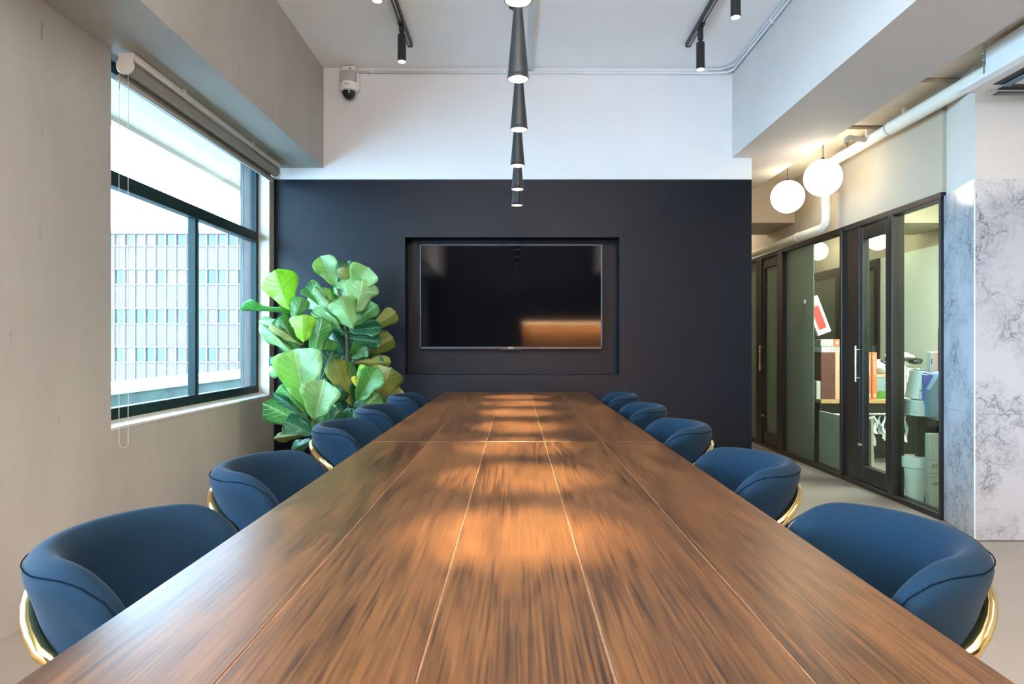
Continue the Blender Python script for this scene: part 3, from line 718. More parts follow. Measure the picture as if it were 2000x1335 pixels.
# marble column
bm = bmesh.new(); poly(bm, [(2.613, 3.884), (6.2, 3.884), (6.2, 4.30), (2.722, 4.315)], 0, ZR)
M_PILLAR = flat('pillar_paint', (.64, .60, .56), .7, var=.02)
struct(obj('pillar', bm, M_PILLAR), 'white upper part of the broad column above the marble facing', 'pillar')
mc = struct(thing('marble_facing', 'grey-veined white marble slabs facing the broad column on the right', 'marble facing', (0, 0, 0)))
def slab(pts, z0, z1):
    bm = bmesh.new(); poly(bm, pts, z0, z1); obj('slab', bm, M_MARBLE, mc)
for z0, z1 in ((.004, .716), (.7175, 2.05)):
    slab([(2.600, 3.876), (2.6135, 3.884), (2.7225, 4.318), (2.709, 4.318)], z0, z1)
    slab([(2.6015, 3.870), (3.9, 3.870), (3.9, 3.8835), (2.6135, 3.8835)], z0, z1)
    slab([(3.9015, 3.870), (5.2, 3.870), (5.2, 3.8835), (3.9015, 3.8835)], z0, z1)
B('edge_trim', M_WHITE, (2.5985, 2.604, 3.866, 3.872, 0, 2.05), mc)

# ------------------------------------------------ office behind the glass
M_OFFW = flat('pale_office_paint', (.70, .74, .66), .7, var=.02)
S('wall_office_right', M_OFFW, (4.3, 4.4, 4.3, 8.05, 0, 2.12), 'pale painted side wall of the office behind the glass', 'wall')
S('wall_office_upper', M_CREAM, (4.34, 4.44, 4.3, 12.9, 2.12, ZR), 'cream band above the pale office wall', 'wall')
S('wall_office_near', M_CREAM, (2.8, 4.4, 4.3, 4.33, 0, ZR), 'cream wall between office and marble column', 'wall')
gp = struct(thing('office_glass_screen', 'frosted glass screen with dark frame deep inside the office', 'screen', (4.3, 0, 0)))
B('frosted_pane', M_FROST, (0, .02, 8.12, 12.9, .04, 2.02), gp); B('head_rail', M_BRONZE, (-.03, .05, 8.05, 12.9, 2.02, 2.12), gp)
B('post', M_BRONZE, (-.03, .05, 8.05, 8.14, 0, 2.02), gp); B('post', M_BRONZE, (-.03, .05, 9.0, 9.12, 0, 2.02), gp)
# glowing strips standing for reflections in the glass, hung on made-up wires
for Y in (9.6, 10.6):
    sl_ = thing('reflected_strip', 'slim white glowing strip standing for a reflection in the office glass, '+('front one' if Y < 10 else 'rear one'), 'lamp', (4, Y, 2.36))
    B('tube', M_LITE, (-.3, .25, 0, .03, 0, .02), sl_); B('wire', M_BLACK, (-.25, -.246, .013, .017, .02, ZR-2.36), sl_); B('wire', M_BLACK, (.2, .204, .013, .017, .02, ZR-2.36), sl_)

# shelf with binders
YS = 6.3; zsh = .60
sh = thing('open_shelf', 'oak topped shelf with black frame standing behind the glass', 'shelf', (2.82, YS, 0))
B('shelf_board', M_OAK, (0, 1.3, 0, .38, zsh-.035, zsh), sh, .002)
B('back_panel', M_BLACK, (0, 1.3, .36, .38, 0, zsh-.035), sh)
B('side_panel', M_BLACK, (0, .02, .03, .36, 0, zsh-.035), sh); B('side_panel', M_BLACK, (1.28, 1.3, .03, .36, 0, zsh-.035), sh)
B('apron', M_BLACK, (0, 1.3, .05, .07, zsh-.12, zsh-.035), sh)
bm = bmesh.new(); tube(bm, [(.25, .02, .465), (1.28, .02, .465)], .010, 10); obj('hanging_rail', bm, M_STEEL, sh, True)
B('rail_bracket', M_BLACK, (1.2, 1.22, .0, .04, .465, zsh-.035), sh); B('rail_bracket', M_BLACK, (.36, .38, .0, .04, .465, zsh-.035), sh)
def wx(px, Y=YS): return (px-CX)*Y/F
def binder(name, p0, p1, m, h, label, y=YS+.03, dep=.25, spine=None, num=None, spm=None):
    t = thing(name, label, 'binder', ((wx(p0, y)+wx(p1, y))/2, y, zsh), 0, 'binders on the office shelf')
    hw_ = (wx(p1, y)-wx(p0, y))/2-.001
    B('cover', m, (-hw_, hw_, .003, dep, 0, h), t, .002)
    B('spine', spm or m, (-hw_+.0005, hw_-.0005, 0, .003, .002, h-.002), t, .001)
    if num:
        text('number', num, .05, M_PAPER, (0, -.001, .035), (PI/2, 0, 0), t)
        bm = bmesh.new(); box(bm, -.012, .012, -.001, 0, h-.06, h-.056); box(bm, -.012, .012, -.001, 0, h-.036, h-.032); box(bm, -.012, -.008, -.001, 0, h-.06, h-.032)
        for k in range(5): box(bm, -.004, .004, -.001, 0, h-.10-.026*k, h-.083-.026*k)
        obj('printed_mark', bm, M_PAPER, t)
    return t
binder('binder', 1603.5, 1631, M_MAROON, .435, 'thick maroon binder at the left end of the office shelf')
binder('binder', 1631.2, 1640.5, M_PINK, .435, 'narrow faded pink binder beside the maroon one')
binder('binder', 1641, 1658, M_RED, .43, 'red binder partly behind the dark door post')
binder('binder', 1679, 1692.5, M_MAROON, .435, 'dark red binder at the left of the pair seen through the door')
binder('binder', 1693, 1702.5, M_ORANGE, .435, 'left one of the two orange binders seen through the glass door, spine number three', num='3')
binder('binder', 1703.5, 1713, M_ORANGE, .435, 'right one of the two orange binders seen through the glass door, spine number four', num='4')
binder('binder', 1594.5, 1603, M_CARTON, .17, 'short grey binder left of the maroon one')
lb = thing('box_file', 'grey file with an orange end lying on the maroon binder', 'file', (wx(1628), YS+.04, zsh+.437))
B('body', M_CARTON, (-.10, .02, 0, .22, .055, .12), lb, .002); B('orange_end', M_ORANGE, (.022, .13, -.002, .22, .055, .12), lb, .002)
B('printed_mark', M_PAPER, (.04, .06, -.004, -.002, .075, .10), lb)
lb2 = thing('book_stack', 'pale book lying under the orange-ended file', 'book', (wx(1628), YS+.04, zsh+.437))
B('pages', M_PAPER, (-.09, .13, .004, .2, .004, .05), lb2); B('cover', M_CARTON, (-.092, .132, 0, .204, 0, .004), lb2); B('cover', M_CARTON, (-.092, .132, 0, .204, .05, .054), lb2)
for k in range(6): B('spine_band', M_LTAN, (.0+.02*k, .008+.02*k, 0, .004, .006, .048), lb2)
pc = thing('tilted_box', 'white box with a red picture tilted on top of the files', 'box', tuple(W(1611, 651, YS+.1)))
pc.rotation_euler = (0, math.radians(-21), math.radians(0))
B('carton', M_PAPER, (-.065, .065, 0, .04, .0, .36), pc, .003); B('picture', M_RED, (-.036, .036, -.003, 0, .05, .27), pc); B('picture_border', M_CARTON, (-.045, .045, -.0015, 0, .045, .31), pc)
# shelf middle: photo box, cloth heap, boxes
pb = thing('photo_box', 'box with a green landscape picture next to the orange binders', 'box', (wx(1734)+.008, YS+.05, zsh))
B('lid', M_LTAN, (-.10, .10, 0, .22, .20, .235), pb, .003); B('meadow_print', M_GREENP, (-.098, .098, .002, .21, .0, .075), pb); B('sky_print', M_SKYP, (-.098, .098, .002, .21, .075, .2), pb)
def blob(name, mat, parent, c, r, seed, amp=.35):
    bm = bmesh.new(); bmesh.ops.create_icosphere(bm, subdivisions=3, radius=1)
    rd = random.Random(seed); ks = [(Vector((rd.uniform(-1, 1), rd.uniform(-1, 1), rd.uniform(-1, 1)))*5, rd.uniform(0, 6)) for _ in range(6)]
    for v in bm.verts:
        d = 1+amp*sum(math.sin(k.dot(v.co)+p) for k, p in ks)/4
        v.co = Vector((c[0]+v.co.x*r[0]*d, c[1]+v.co.y*r[1]*d, c[2]+max(v.co.z*r[2]*d, -r[2]*.6)))
    return obj(name, bm, mat, parent, True)
cl = thing('plastic_bag', 'crumpled clear bag of black cloth on the photo box', 'bag', (wx(1734), YS+.14, zsh+.237))
blob('wrapper', M_PAPER, cl, (-.03, 0, .045), (.10, .08, .07), 3); blob('black_cloth', M_BLACK, cl, (.02, -.055, .085), (.07, .05, .045), 5)
cl2 = thing('cloth_heap', 'heap of black and white cloth on the white boxes', 'cloth', (wx(1780), YS+.14, zsh+.315))
blob('white_cloth', M_PAPER, cl2, (-.02, .02, .075), (.15, .07, .05), 9); blob('black_cloth', M_BLACK, cl2, (-.05, -.04, .06), (.13, .05, .03), 11); blob('black_cloth', M_BLACK, cl2, (.10, -.04, .03), (.06, .05, .035), 12)
B('base_fold', M_PAPER, (-.14, .1, -.05, .08, 0, .05), cl2, .01)
wbx = thing('white_storage_box', 'tall white storage box under the cloth heap', 'box', (wx(1770), YS+.06, zsh))
B('carton', M_PAPER, (-.085, .035, 0, .22, 0, .31), wbx, .004); B('seam_line', M_GREYPL, (.0, .003, -.001, 0, .01, .30), wbx)
bk = thing('magazine_row', 'row of coloured magazines beside the white storage box', 'magazines', (wx(1790), YS+.07, zsh))
x = -.045
for m, wd in ((M_PAPER, .05), (M_YEL, .012), (M_LTAN, .012), (M_CYAN, .016), (M_YEL, .008), (M_PAPER, .02)):
    B('magazine', m, (x, x+wd-.001, 0, .2, 0, .29-.01*random.random()), bk); x += wd
# hanging swatches
SWL = ['leftmost swatch with a white paper tag', 'second swatch from the left', 'third swatch from the left, narrow', 'fourth swatch from the left', 'fifth swatch from the left, beside the door edge', 'tagged swatch just behind the door post', 'swatch just right of the door post', 'pale swatch in the middle of the right pane', 'tagged swatch third from the right end', 'rightmost swatch next to the desk frame']
for i in range(10):
    px = 1694+i*8.6; X = wx(px)-0; l = random.uniform(.14, .27)
    sw = thing('fabric_swatch', SWL[i]+' on the office rail', 'swatch', (X, YS+.02, .46), random.uniform(-.6, .6), 'pale swatches hanging on the office rail')
    bm = bmesh.new(); n = 8; wv = random.uniform(.018, .035); pr = None; ph = random.uniform(0, 6)
    for j in range(n+1):
        z = -.012-l*j/n; ww = wv*(.25+.9*j/n); dx = .012*math.sin(ph+j*.9)
        q = [bm.verts.new((dx-ww, .006*math.sin(j*1.3+ph), z)), bm.verts.new((dx, -.010*math.cos(j+ph), z)), bm.verts.new((dx+ww, .006*math.sin(j*1.1), z-.01*(j == n)))]
        if pr: bm.faces.new((pr[0], pr[1], q[1], q[0])); bm.faces.new((pr[1], pr[2], q[2], q[1]))
        pr = q
    o = obj('cloth', bm, M_PAPER if i % 3 else M_SKYP, sw); sm = o.modifiers.new('thickness', 'SOLIDIFY'); sm.thickness = .003
    bm = bmesh.new(); tube(bm, [(0, 0, -.02), (.004, 0, .0), (.0, 0, .019), (-.012, 0, .012)], .0018, 6); obj('hook', bm, M_STEEL, sw, True)
    if i in (0, 5, 8): B('tag', M_PAPER, (-.03, .02, -.012, -.010, -.20, -.12), sw)
# white cupboard side close to the glass
wc = thing('white_cupboard', 'low white cupboard standing against the glass behind the frosted pane', 'cupboard', (2.79, 5.70, 0))
B('carcass', M_CARTON, (0, .02, 0, .58, 0, .50), wc, .002); B('top', M_CARTON, (.02, .2, 0, .34, .48, .50), wc, .002); B('back', M_CARTON, (.18, .2, 0, .34, 0, .48), wc)
wc2 = thing('pale_crate', 'pink and brown crate on the office floor under the swatches', 'crate', (3.12, 6.05, 0))
B('body', M_LTAN, (-.1, .06, 0, .15, 0, .15), wc2, .004); B('label', M_RED, (-.04, .04, -.002, 0, .04, .10), wc2)
# near desk
YD = 4.62
dk = thing('office_desk', 'black framed desk with a worn wooden edge just behind the right pane', 'desk', (0, 0, 0))
ztop = EYE-148*YD/F
def wd(px, Y=YD): return (px-CX)*Y/F
bm = bmesh.new(); poly(bm, [(wd(1788, 5.05), 5.05), (wd(1846), YD-.02), (wd(1850)+.6, YD-.02), (wd(1850)+.6, 5.05)], ztop-.02, ztop); obj('desktop', bm, M_LTAN, dk)
B('front_frame', M_BLACK, (wd(1812, 4.75), 4.2, 4.75, 4.79, ztop-.07, ztop-.02), dk)
B('leg', M_BLACK, (wd(1790, 4.85), wd(1806, 4.85), 4.83, 4.87, 0, ztop-.02), dk); B('leg', M_BLACK, (4.1, 4.14, 4.83, 4.87, 0, ztop-.02), dk)
cb_ = thing('printed_carton', 'white carton with upside-down printing under the desk', 'box', (wd(1808, 4.72), 4.68, 0.0))
B('carton', M_CARTON, (0, .34, 0, .05, 0, .50), cb_, .003)
text('lettering', 'Royale', .038, M_INK, (.072, -.001, .155), (PI/2, PI, 0), cb_)
for k in range(5): B('printed_mark', M_GREYD, (.02+.022*k, .034+.022*k, -.001, 0, .262, .292), cb_)
B('printed_mark', M_GREYD, (.0, .12, -.001, 0, .32, .324), cb_); B('printed_mark', M_GREYD, (.0, .11, -.001, 0, .225, .231), cb_); B('printed_mark', M_GREYD, (.0, .12, -.001, 0, .20, .204), cb_)
bm = bmesh.new(); lathe(bm, [(.001, .125), (.014, .125), (.014, .127)], 6, (.085, -.001, 0), 'z'); obj('leaf_mark', bm, M_INK, cb_)
bn = thing('waste_bin', 'tall white waste bin on the floor behind the right pane', 'bin', (wd(1782, 4.78)+.065, 4.86, 0))
bm = bmesh.new(); lathe(bm, [(.055, 0), (.082, .29), (.088, .295), (.088, .315), (.078, .315), (.05, .01)], 28); obj('bucket', bm, M_PLASTIC, bn, 'auto')
bm = bmesh.new(); lathe(bm, [(.083, .24), (.090, .245), (.091, .317), (.083, .318)], 28); obj('liner', bm, M_PAPER, bn, 'auto')
ps = thing('paper_stack', 'stack of white paper reams on the desk corner', 'papers', (wd(1795, 4.85), 4.80, ztop))
for k in range(5): B('ream', M_PAPER, (-.045+random.uniform(-.003, .003), .075, 0, .2, .022*k, .022*k+.021), ps)
mf = thing('magazine_holder', 'white magazine holder with printed label on the paper stack', 'holder', (wd(1797, 4.85), 4.82, ztop+.112))
R_ = Matrix.Rotation(math.radians(12), 4, 'Y')
bm = bmesh.new(); box(bm, -.04, .02, 0, .16, .0, .20, .002, rot=R_); obj('shell', bm, M_PAPER, mf)
bm = bmesh.new(); box(bm, -.036, .016, -.001, .002, .185, .190, rot=R_); box(bm, -.036, .016, -.001, .002, .06, .066, rot=R_); box(bm, -.024, -.010, -.001, .002, .09, .16, rot=R_); box(bm, -.002, .008, -.001, .002, .10, .155, rot=R_); obj('printed_mark', bm, M_INK, mf)
bb = thing('blue_folder', 'blue folder between the white and grey magazine holders', 'folder', (wd(1809, 4.85), 4.86, ztop+.112))
B('cover', M_BLUE, (0, .012, 0, .2, 0, .20), bb); B('cover', M_BLUEF, (.013, .022, 0, .2, 0, .21), bb)
gh = thing('grey_magazine_holder', 'blue-grey magazine holder with slanted front on the desk', 'holder', (wd(1816, 4.74), 4.74, ztop))
bm = bmesh.new()
a = [bm.verts.new((x, 0, z)) for x, z in ((0, 0), (.13, 0), (.13, .30), (.10, .315), (.07, .30), (0, .19))]
b_ = [bm.verts.new((v.co.x, .1, v.co.z)) for v in a]
bm.faces.new(a); bm.faces.new(list(reversed(b_)))
for i in range(6): bm.faces.new((a[i], b_[i], b_[(i+1) % 6], a[(i+1) % 6]))
obj('shell', bm, M_BLUEF, gh); B('violet_magazine', M_PURPLE, (-.006, .09, .06, .098, .08, .29), gh)
rb = thing('red_binder', 'tall red binder leaning at the right edge of the glass pane', 'binder', (wd(1836.5, 4.93), 4.93, ztop+.0))
B('cover', M_RED, (0, .07, 0, .03, .28, .62), rb, .003); B('cover', M_RED, (.0, .07, .0, .03, .0, .279), rb)
wp = thing('white_document_box', 'white document box behind the grey holder', 'box', (wd(1818, 5.0), 5.0, ztop))
B('shell', M_PLASTIC, (0, .12, 0, .05, 0, .45), wp, .003)
B('printed_mark', M_INK, (.003, .009, -.001, 0, .36, .40), wp)

# ================================================================ PIPES
pp = thing('drain_pipe', 'cream painted pipe above the glass partition with hangers', 'pipe')
bm = bmesh.new(); tube(bm, [(2.605, -1, 2.612), (2.605, 4.75, 2.612)], .046, 20); obj('upper_run', bm, M_CRCEIL, pp, 'auto')
bm = bmesh.new(); tube(bm, [(2.605, 4.75, 2.612), (2.605, 5.62, 2.612), (2.605, 5.69, 2.60), (2.605, 5.72, 2.55), (2.605, 5.72, 2.30)], .040, 20); obj('upper_bend', bm, M_CRCEIL, pp, 'auto')
bm = bmesh.new(); tube(bm, [(2.605, 5.72, 2.32), (2.605, 5.72, 2.17), (2.605, 5.735, 2.12), (2.605, 5.78, 2.095), (2.605, 6.3, 2.10)], .037, 20); tube(bm, [(2.605, 5.72, 2.30), (2.605, 5.72, 2.315)], .041, 20); obj('elbow', bm, M_CRCEIL, pp, 'auto')
bm = bmesh.new(); tube(bm, [(2.605, 6.3, 2.10), (2.605, 12.8, 2.10)], .034, 20); tube(bm, [(2.605, 6.28, 2.10), (2.605, 6.32, 2.10)], .040, 20); obj('lower_run', bm, M_CRCEIL, pp, 'auto')
bm = bmesh.new(); tube(bm, [(2.605, 4.735, 2.612), (2.605, 4.75, 2.612)], .049, 20); obj('pipe_collar', bm, M_GREYPL, pp, 'auto')
for Y in (4.57, 5.05):
    bm = bmesh.new(); box(bm, 2.598, 2.612, Y, Y+.025, 2.65, ZR); box(bm, 2.55, 2.66, Y-.01, Y+.035, ZR-.005, ZR); obj('hanger', bm, M_CRCEIL, pp)
bm = bmesh.new(); box(bm, 2.50, 2.70, 5.69, 5.70, 2.385, 2.395); tube(bm, [(2.52, 5.70, 2.39), (2.52, 5.70, 2.41)], .004, 8); tube(bm, [(2.66, 5.70, 2.375), (2.66, 5.70, 2.405)], .012, 10); obj('clamp', bm, M_CREAM, pp)
sp = thing('fire_sprinkler', 'small sprinkler head on a cream branch pipe', 'sprinkler', (2.40, 4.95, 2.60))
bm = bmesh.new(); tube(bm, [(.16, .05, .01), (.02, .0, .01), (0, 0, .0), (0, 0, -.03)], .018, 14); obj('branch_pipe', bm, M_CREAM, sp, 'auto')
bm = bmesh.new(); lathe(bm, [(.010, -.03), (.010, -.042), (.004, -.045), (.004, -.055), (.014, -.058), (.014, -.060)], 14); obj('sprinkler_head', bm, flat('copper', (.5, .25, .12), .3, metal=1), sp, 'auto')
cc = thing('ceiling_conduit', 'thin cream conduits crossing the low ceiling by the pipe', 'conduit')
bm = bmesh.new(); tube(bm, [(2.3, 4.1, ZR-.012), (2.75, 4.1, ZR-.012)], .012, 10); obj('pipe', bm, M_CREAM, cc, True)
bm = bmesh.new(); tube(bm, [(2.3, 5.0, ZR-.012), (2.75, 5.0, ZR-.012)], .012, 10); obj('pipe', bm, M_CREAM, cc, True)

# ================================================================ GLOBE LAMPS
def globe(X, Y, Z, r, label, grp='opal globe lamps'):
    t = thing('globe_lamp', label, 'lamp', (X, Y, Z), 0, grp)
    bm = bmesh.new(); bmesh.ops.create_uvsphere(bm, u_segments=40, v_segments=24, radius=r); obj('globe', bm, M_GLOBE, t, True)
    bm = bmesh.new(); lathe(bm, [(.012, r-.004), (.012, r+.012), (.004, r+.02)], 14); obj('collar', bm, M_BLACK, t, 'auto')
    bm = bmesh.new(); tube(bm, [(0, 0, r+.018), (0, 0, ZR-Z)], .003, 8); obj('cord', bm, M_BLACK, t, True)
    return t
globe(2.355, 5.23, 2.387, .139, 'glowing white globe lamp, the higher of the pair beside the beam')
globe(2.355, 5.91, 2.387, .139, 'glowing white globe lamp, the lower of the pair beside the dark wall')
globe(4.0, 7.53, 2.27, .125, 'glowing globe lamp seen through the glass door')
globe(4.08, 9.2, 2.36, .122, 'glowing globe lamp half hidden by the frosted pane')

# ================================================================ AIR CONDITIONER
ac = thing('ceiling_air_conditioner', 'white ceiling cassette air conditioner cut by the right frame edge', 'air conditioner', (2.40, 3.72, 2.47))
def inset(bm, pts):
    pass
bm = bmesh.new()   # bevelled fascia: outer rim higher, face lower
o_ = [(0, -.92), (.92, -.92), (.92, 0), (0, 0)]; i_ = [(.035, -.885), (.885, -.885), (.885, -.035), (.035, -.035)]
v0 = [bm.verts.new((x, y, .030)) for x, y in o_]; v1 = [bm.verts.new((x, y, .012)) for x, y in o_]; v2 = [bm.verts.new((x, y, 0)) for x, y in i_]
bm.faces.new(v0)
for i in range(4):
    j = (i+1) % 4; bm.faces.new((v0[i], v0[j], v1[j], v1[i])); bm.faces.new((v1[i], v1[j], v2[j], v2[i]))
bm.faces.new(v2); obj('fascia', bm, M_PLASTIC, ac)
B('housing', M_PLASTIC, (.09, .83, -.83, -.10, .028, .215), ac, .005)
bm = bmesh.new(); box(bm, .09, .16, -.76, -.16, -.003, .004); obj('air_slot', bm, M_INK, ac)
bm = bmesh.new(); box(bm, .16, .76, -.16, -.09, -.003, .004); obj('air_slot', bm, M_INK, ac)
bm = bmesh.new(); box(bm, .135, .175, -.76, -.16, -.012, -.008, rot=Matrix.Translation((0, 0, 0))); obj('louver', bm, M_BLUEF, ac)
bm = bmesh.new(); box(bm, .16, .76, -.10, -.06, -.022, -.016); obj('louver', bm, M_BEZEL, ac)
bm = bmesh.new(); box(bm, .19, .73, -.73, -.19, -.006, .002, .004); obj('intake_grille', bm, M_PLASTIC, ac)
for k in range(14): B('grille_slot', M_INK, (.23+.035*k, .236+.035*k, -.69, -.23, -.0075, -.005), ac)
bm = bmesh.new(); lathe(bm, [(.001, -.012), (.011, -.010), (.014, 0)], 16, (.115, -.095, 0)); obj('sensor', bm, M_LTAN, ac, True)
for x, y in ((.10, -.09), (.82, -.09), (.10, -.84), (.82, -.84)):
    bm = bmesh.new(); tube(bm, [(x-.01, y, .08), (x-.01, y, ZR-2.47)], .004, 8); tube(bm, [(x+.006, y, .12), (x+.006, y, ZR-2.47)], .003, 8)
    lathe(bm, [(.012, .155), (.012, .165)], 10, (x-.01, y, 0)); lathe(bm, [(.010, .19), (.010, .20)], 10, (x-.01, y, 0)); obj('hanging_rod', bm, M_STEEL, ac, 'auto')

# ================================================================ COUNTER BEHIND THE VIEWER (seen mirrored in the screen)
rc = thing('rear_counter', 'warm lit wooden counter front mirrored in the lower right of the screen', 'counter', (1.15, -3.8, 0.05))
B('front', M_PANELW, (-1.0, .95, 0, .05, 0, 1.50), rc); B('top', M_PANELW, (-1.05, 1.0, -.25, .22, 1.53, 1.57), rc); B('light_strip', M_LED, (-1.0, .95, .17, .19, 1.515, 1.53), rc)
B('back', M_PANELW, (-1.0, .95, -.25, -.22, 0, 1.53), rc)
light('counter_light', 'AREA', (1.12, -3.62, 1.55), 170, (1, .62, .32), (0, 0, 0), shape='RECTANGLE', size=1.9, size_y=.04)

# ================================================================ FIDDLE LEAF FIG
fig = thing('fiddle_leaf_fig', 'tall leafy fiddle leaf fig in the corner between window and dark wall', 'plant', (-1.33, 5.0, 0))
FO = Vector((-1.33, 5.0, 0))
OUTL = [(0, .02), (.08, .2), (.2, .44), (.33, .56), (.45, .64), (.58, .84), (.70, .98), (.80, 1.0), (.89, .88), (.95, .64), (.985, .34), (1.001, .04)]
def leaf(tip, base, wpx, d, mat, fold=.25, dd=0.0, tilt=0.0, seed=0):
    rd = random.Random(seed)
    Tp = W(tip[0], tip[1], d+dd); Bp = W(base[0], base[1], d)
    ax_ = (Tp-Bp); Lh = ax_.length; ax_.normalize()
    toc = (Vector((0, 0, EYE))-Bp).normalized()
    nrm = (toc-ax_*toc.dot(ax_)).normalized()
    side = ax_.cross(nrm).normalized()
    nrm = (nrm*math.cos(tilt)+side*math.sin(tilt)).normalized(); side = ax_.cross(nrm).normalized()
    hw_ = wpx*d/F/2
    bm = bmesh.new(); uvl = bm.loops.layers.uv.new('UVMap')
    nu, nv = 8, 17; g = []
    ph = rd.uniform(0, 6); ph2 = rd.uniform(0, 6); curl = rd.uniform(-.10, .16)
    for j in range(nv+1):
        v = j/nv
        # obovate fiddle outline: narrow waist below, broad rounded crown
        wv = 0
        for (va, wa), (vb, wb) in zip(OUTL, OUTL[1:]):
            if va <= v <= vb: q_ = (v-va)/(vb-va); wv = wa+(wb-wa)*q_; break
        row = []
        for i in range(nu+1):
            u = i/nu*2-1
            wav = .05*math.sin(v*11+ph+(2 if u > 0 else 0))*u*u + .02*math.sin(v*23+ph2)*abs(u)**3
            p = Bp+ax_*(Lh*(v+.03*math.sin(v*9+ph)*abs(u)))+side*(u*wv*hw_*1.18)+nrm*(Lh*(fold*abs(u)*wv*.5+wav-curl*v*v+.06*math.sin(PI*v)))
            row.append((bm.verts.new(p-FO), (u*.5+.5, v)))
        g.append(row)
    for j in range(nv):
        for i in range(nu):
            q = (g[j][i], g[j][i+1], g[j+1][i+1], g[j+1][i]); f = bm.faces.new([a[0] for a in q])
            for lp, a in zip(f.loops, q): lp[uvl].uv = a[1]
    bmesh.ops.remove_doubles(bm, verts=bm.verts, dist=.0004)
    o = obj('leaf', bm, mat, fig, True); s_ = o.modifiers.new('thickness', 'SOLIDIFY'); s_.thickness = .0012
    return Bp
Lf, Ll, Ld, Ly, Lo, Lg = M_LEAF, M_LEAFL, M_LEAFD, M_LEAFY, M_LEAFO, M_LEAFG
SA = [(603, 960), (604, 880), (598, 800), (592, 720), (590, 672), (575, 640), (562, 612)]
SB = [(692, 960), (690, 880), (684, 780), (679, 700), (678, 650), (668, 600), (660, 565)]
SC_ = [(696, 900), (694, 830), (697, 770), (700, 740)]
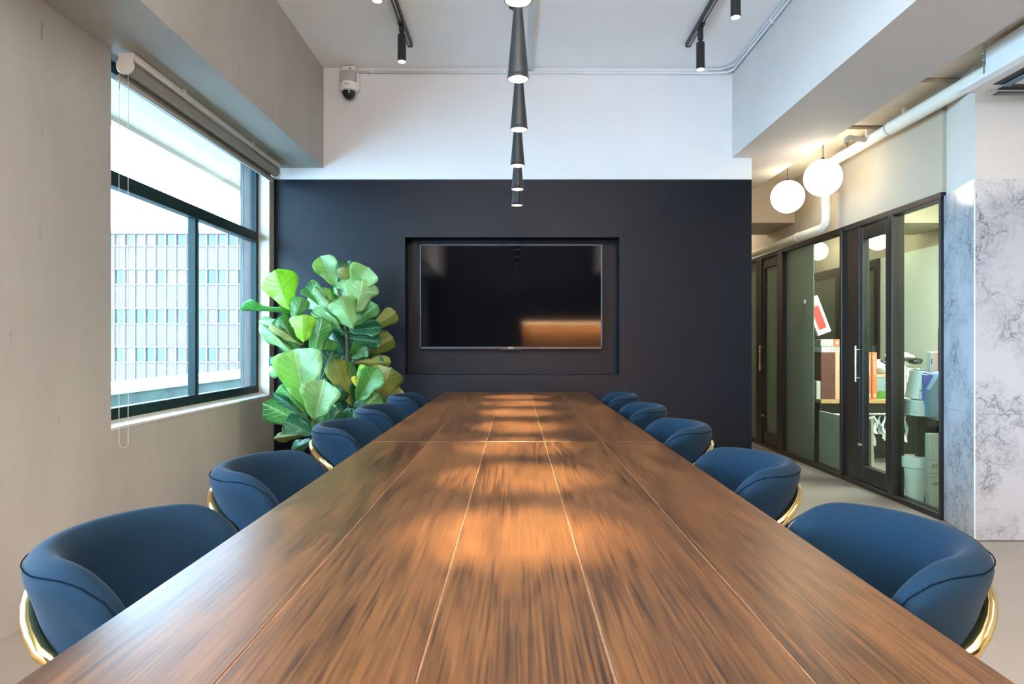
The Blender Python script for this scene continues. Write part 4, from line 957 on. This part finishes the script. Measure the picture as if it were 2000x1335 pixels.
leaves = [
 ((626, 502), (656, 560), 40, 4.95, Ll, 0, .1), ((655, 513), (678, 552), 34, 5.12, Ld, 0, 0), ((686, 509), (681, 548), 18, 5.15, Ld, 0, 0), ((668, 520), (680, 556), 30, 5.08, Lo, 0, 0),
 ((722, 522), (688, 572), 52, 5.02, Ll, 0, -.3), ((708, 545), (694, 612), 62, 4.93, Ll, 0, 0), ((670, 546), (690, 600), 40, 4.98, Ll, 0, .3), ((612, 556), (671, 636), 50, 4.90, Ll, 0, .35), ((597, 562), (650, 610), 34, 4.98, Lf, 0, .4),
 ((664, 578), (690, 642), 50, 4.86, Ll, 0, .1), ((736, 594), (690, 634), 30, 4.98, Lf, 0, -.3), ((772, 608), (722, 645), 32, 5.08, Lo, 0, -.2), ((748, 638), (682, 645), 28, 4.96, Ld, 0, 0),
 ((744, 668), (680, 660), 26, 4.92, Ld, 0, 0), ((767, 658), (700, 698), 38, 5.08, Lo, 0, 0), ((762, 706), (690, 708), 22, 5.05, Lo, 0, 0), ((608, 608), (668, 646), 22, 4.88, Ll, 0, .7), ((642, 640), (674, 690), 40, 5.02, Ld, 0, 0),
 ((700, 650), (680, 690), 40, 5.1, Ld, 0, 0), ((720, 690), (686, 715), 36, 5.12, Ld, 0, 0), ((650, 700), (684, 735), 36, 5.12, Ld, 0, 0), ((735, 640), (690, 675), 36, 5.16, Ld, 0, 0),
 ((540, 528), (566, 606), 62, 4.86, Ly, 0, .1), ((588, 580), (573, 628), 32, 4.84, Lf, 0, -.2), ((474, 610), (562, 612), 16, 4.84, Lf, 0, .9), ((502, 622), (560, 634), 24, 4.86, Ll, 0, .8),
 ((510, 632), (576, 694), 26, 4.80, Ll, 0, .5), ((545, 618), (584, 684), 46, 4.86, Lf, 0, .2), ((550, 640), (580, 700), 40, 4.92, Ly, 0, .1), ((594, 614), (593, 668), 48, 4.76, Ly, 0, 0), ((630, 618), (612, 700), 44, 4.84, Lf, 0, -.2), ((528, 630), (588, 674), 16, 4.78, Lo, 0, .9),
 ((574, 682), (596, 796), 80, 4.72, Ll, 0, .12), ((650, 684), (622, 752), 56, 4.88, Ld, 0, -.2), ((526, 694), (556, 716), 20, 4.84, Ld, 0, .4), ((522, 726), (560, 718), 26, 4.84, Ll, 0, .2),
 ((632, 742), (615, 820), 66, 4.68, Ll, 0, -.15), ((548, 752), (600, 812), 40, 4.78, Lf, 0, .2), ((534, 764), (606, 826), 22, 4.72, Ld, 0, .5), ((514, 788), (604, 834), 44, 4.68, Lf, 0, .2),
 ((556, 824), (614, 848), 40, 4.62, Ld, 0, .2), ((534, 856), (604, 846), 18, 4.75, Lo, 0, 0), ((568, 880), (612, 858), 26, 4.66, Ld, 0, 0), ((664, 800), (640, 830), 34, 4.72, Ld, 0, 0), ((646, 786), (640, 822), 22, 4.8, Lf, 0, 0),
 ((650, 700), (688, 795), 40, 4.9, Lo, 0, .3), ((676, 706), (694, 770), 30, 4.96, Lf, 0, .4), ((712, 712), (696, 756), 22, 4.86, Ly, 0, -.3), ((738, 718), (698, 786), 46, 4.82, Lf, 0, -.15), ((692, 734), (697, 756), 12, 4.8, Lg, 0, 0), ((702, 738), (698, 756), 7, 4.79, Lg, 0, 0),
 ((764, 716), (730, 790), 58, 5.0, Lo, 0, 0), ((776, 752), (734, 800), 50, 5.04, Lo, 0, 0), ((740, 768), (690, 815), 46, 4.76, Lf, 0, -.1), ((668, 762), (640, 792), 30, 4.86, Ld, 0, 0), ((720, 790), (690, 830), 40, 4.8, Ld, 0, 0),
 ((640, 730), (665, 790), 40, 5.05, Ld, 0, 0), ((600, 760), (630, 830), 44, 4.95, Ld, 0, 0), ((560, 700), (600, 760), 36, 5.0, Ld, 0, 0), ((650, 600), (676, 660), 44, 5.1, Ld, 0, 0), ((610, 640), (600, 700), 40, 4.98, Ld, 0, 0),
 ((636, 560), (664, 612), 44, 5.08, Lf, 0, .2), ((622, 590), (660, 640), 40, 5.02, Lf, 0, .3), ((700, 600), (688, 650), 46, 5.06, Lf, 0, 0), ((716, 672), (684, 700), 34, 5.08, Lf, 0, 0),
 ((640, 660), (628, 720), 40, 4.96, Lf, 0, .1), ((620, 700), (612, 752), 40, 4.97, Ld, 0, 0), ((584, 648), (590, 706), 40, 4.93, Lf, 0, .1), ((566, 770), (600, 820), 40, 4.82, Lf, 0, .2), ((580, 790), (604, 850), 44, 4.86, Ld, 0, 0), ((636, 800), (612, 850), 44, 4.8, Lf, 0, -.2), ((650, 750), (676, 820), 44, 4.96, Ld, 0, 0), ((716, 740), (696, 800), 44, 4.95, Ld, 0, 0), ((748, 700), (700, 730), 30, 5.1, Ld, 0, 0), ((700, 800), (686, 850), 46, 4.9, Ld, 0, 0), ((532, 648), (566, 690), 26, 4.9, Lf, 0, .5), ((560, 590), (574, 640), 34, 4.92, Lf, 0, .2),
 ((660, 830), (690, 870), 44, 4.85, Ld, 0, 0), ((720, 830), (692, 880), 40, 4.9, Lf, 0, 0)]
stems = []
for st, d in ((SA, 4.88), (SB, 4.98), (SC_, 4.9)):
    pts = [W(x, y, d)-FO for x, y in st]; stems.append([p+FO for p in pts])
base_z = .34
def trunk(pts, r0, r1, root_xy):
    P = [Vector((root_xy[0], root_xy[1], base_z-.02))-FO]+[p-FO for p in pts if p.z > base_z+.03]
    n = len(P); bm = bmesh.new(); tube(bm, P, [r0+(r1-r0)*i/(n-1) for i in range(n)], 10); obj('stem', bm, M_BARK, fig, True)
trunk(stems[0], .014, .006, (-1.40, 4.93)); trunk(stems[1], .015, .006, (-1.27, 5.03)); trunk(stems[2], .012, .006, (-1.22, 4.93))
for i, (tp, bs, wpx, d, m, dd, tl) in enumerate(leaves):
    Bp = leaf(tp, bs, wpx, d, m, .25+(.95 if i % 4 else -.35)*-1.0*(.5+.5*((i*7) % 5)/5), ((i*37) % 9-4)*.012, tl*.6, i)
    best = min((p for s in stems for p in s), key=lambda p: (p-Bp).length)
    if (best-Bp).length > .012:
        mid = (best+Bp)/2+Vector((0, 0, -.01))
        bm = bmesh.new(); tube(bm, [best-FO, mid-FO, Bp-FO], [.0035, .003, .0025], 6); obj('petiole', bm, M_BARK if m in (Ld, Lo) else M_LEAF, fig, True)
bm = bmesh.new(); lathe(bm, [(.12, 0), (.14, .01), (.17, .36), (.175, .36), (.175, .38), (.16, .38), (.155, .33)], 36); pot = obj('pot', bm, M_POT, fig, 'auto')
bm = bmesh.new(); lathe(bm, [(.001, .335), (.154, .33)], 30); obj('soil', bm, M_SOIL, pot, True)
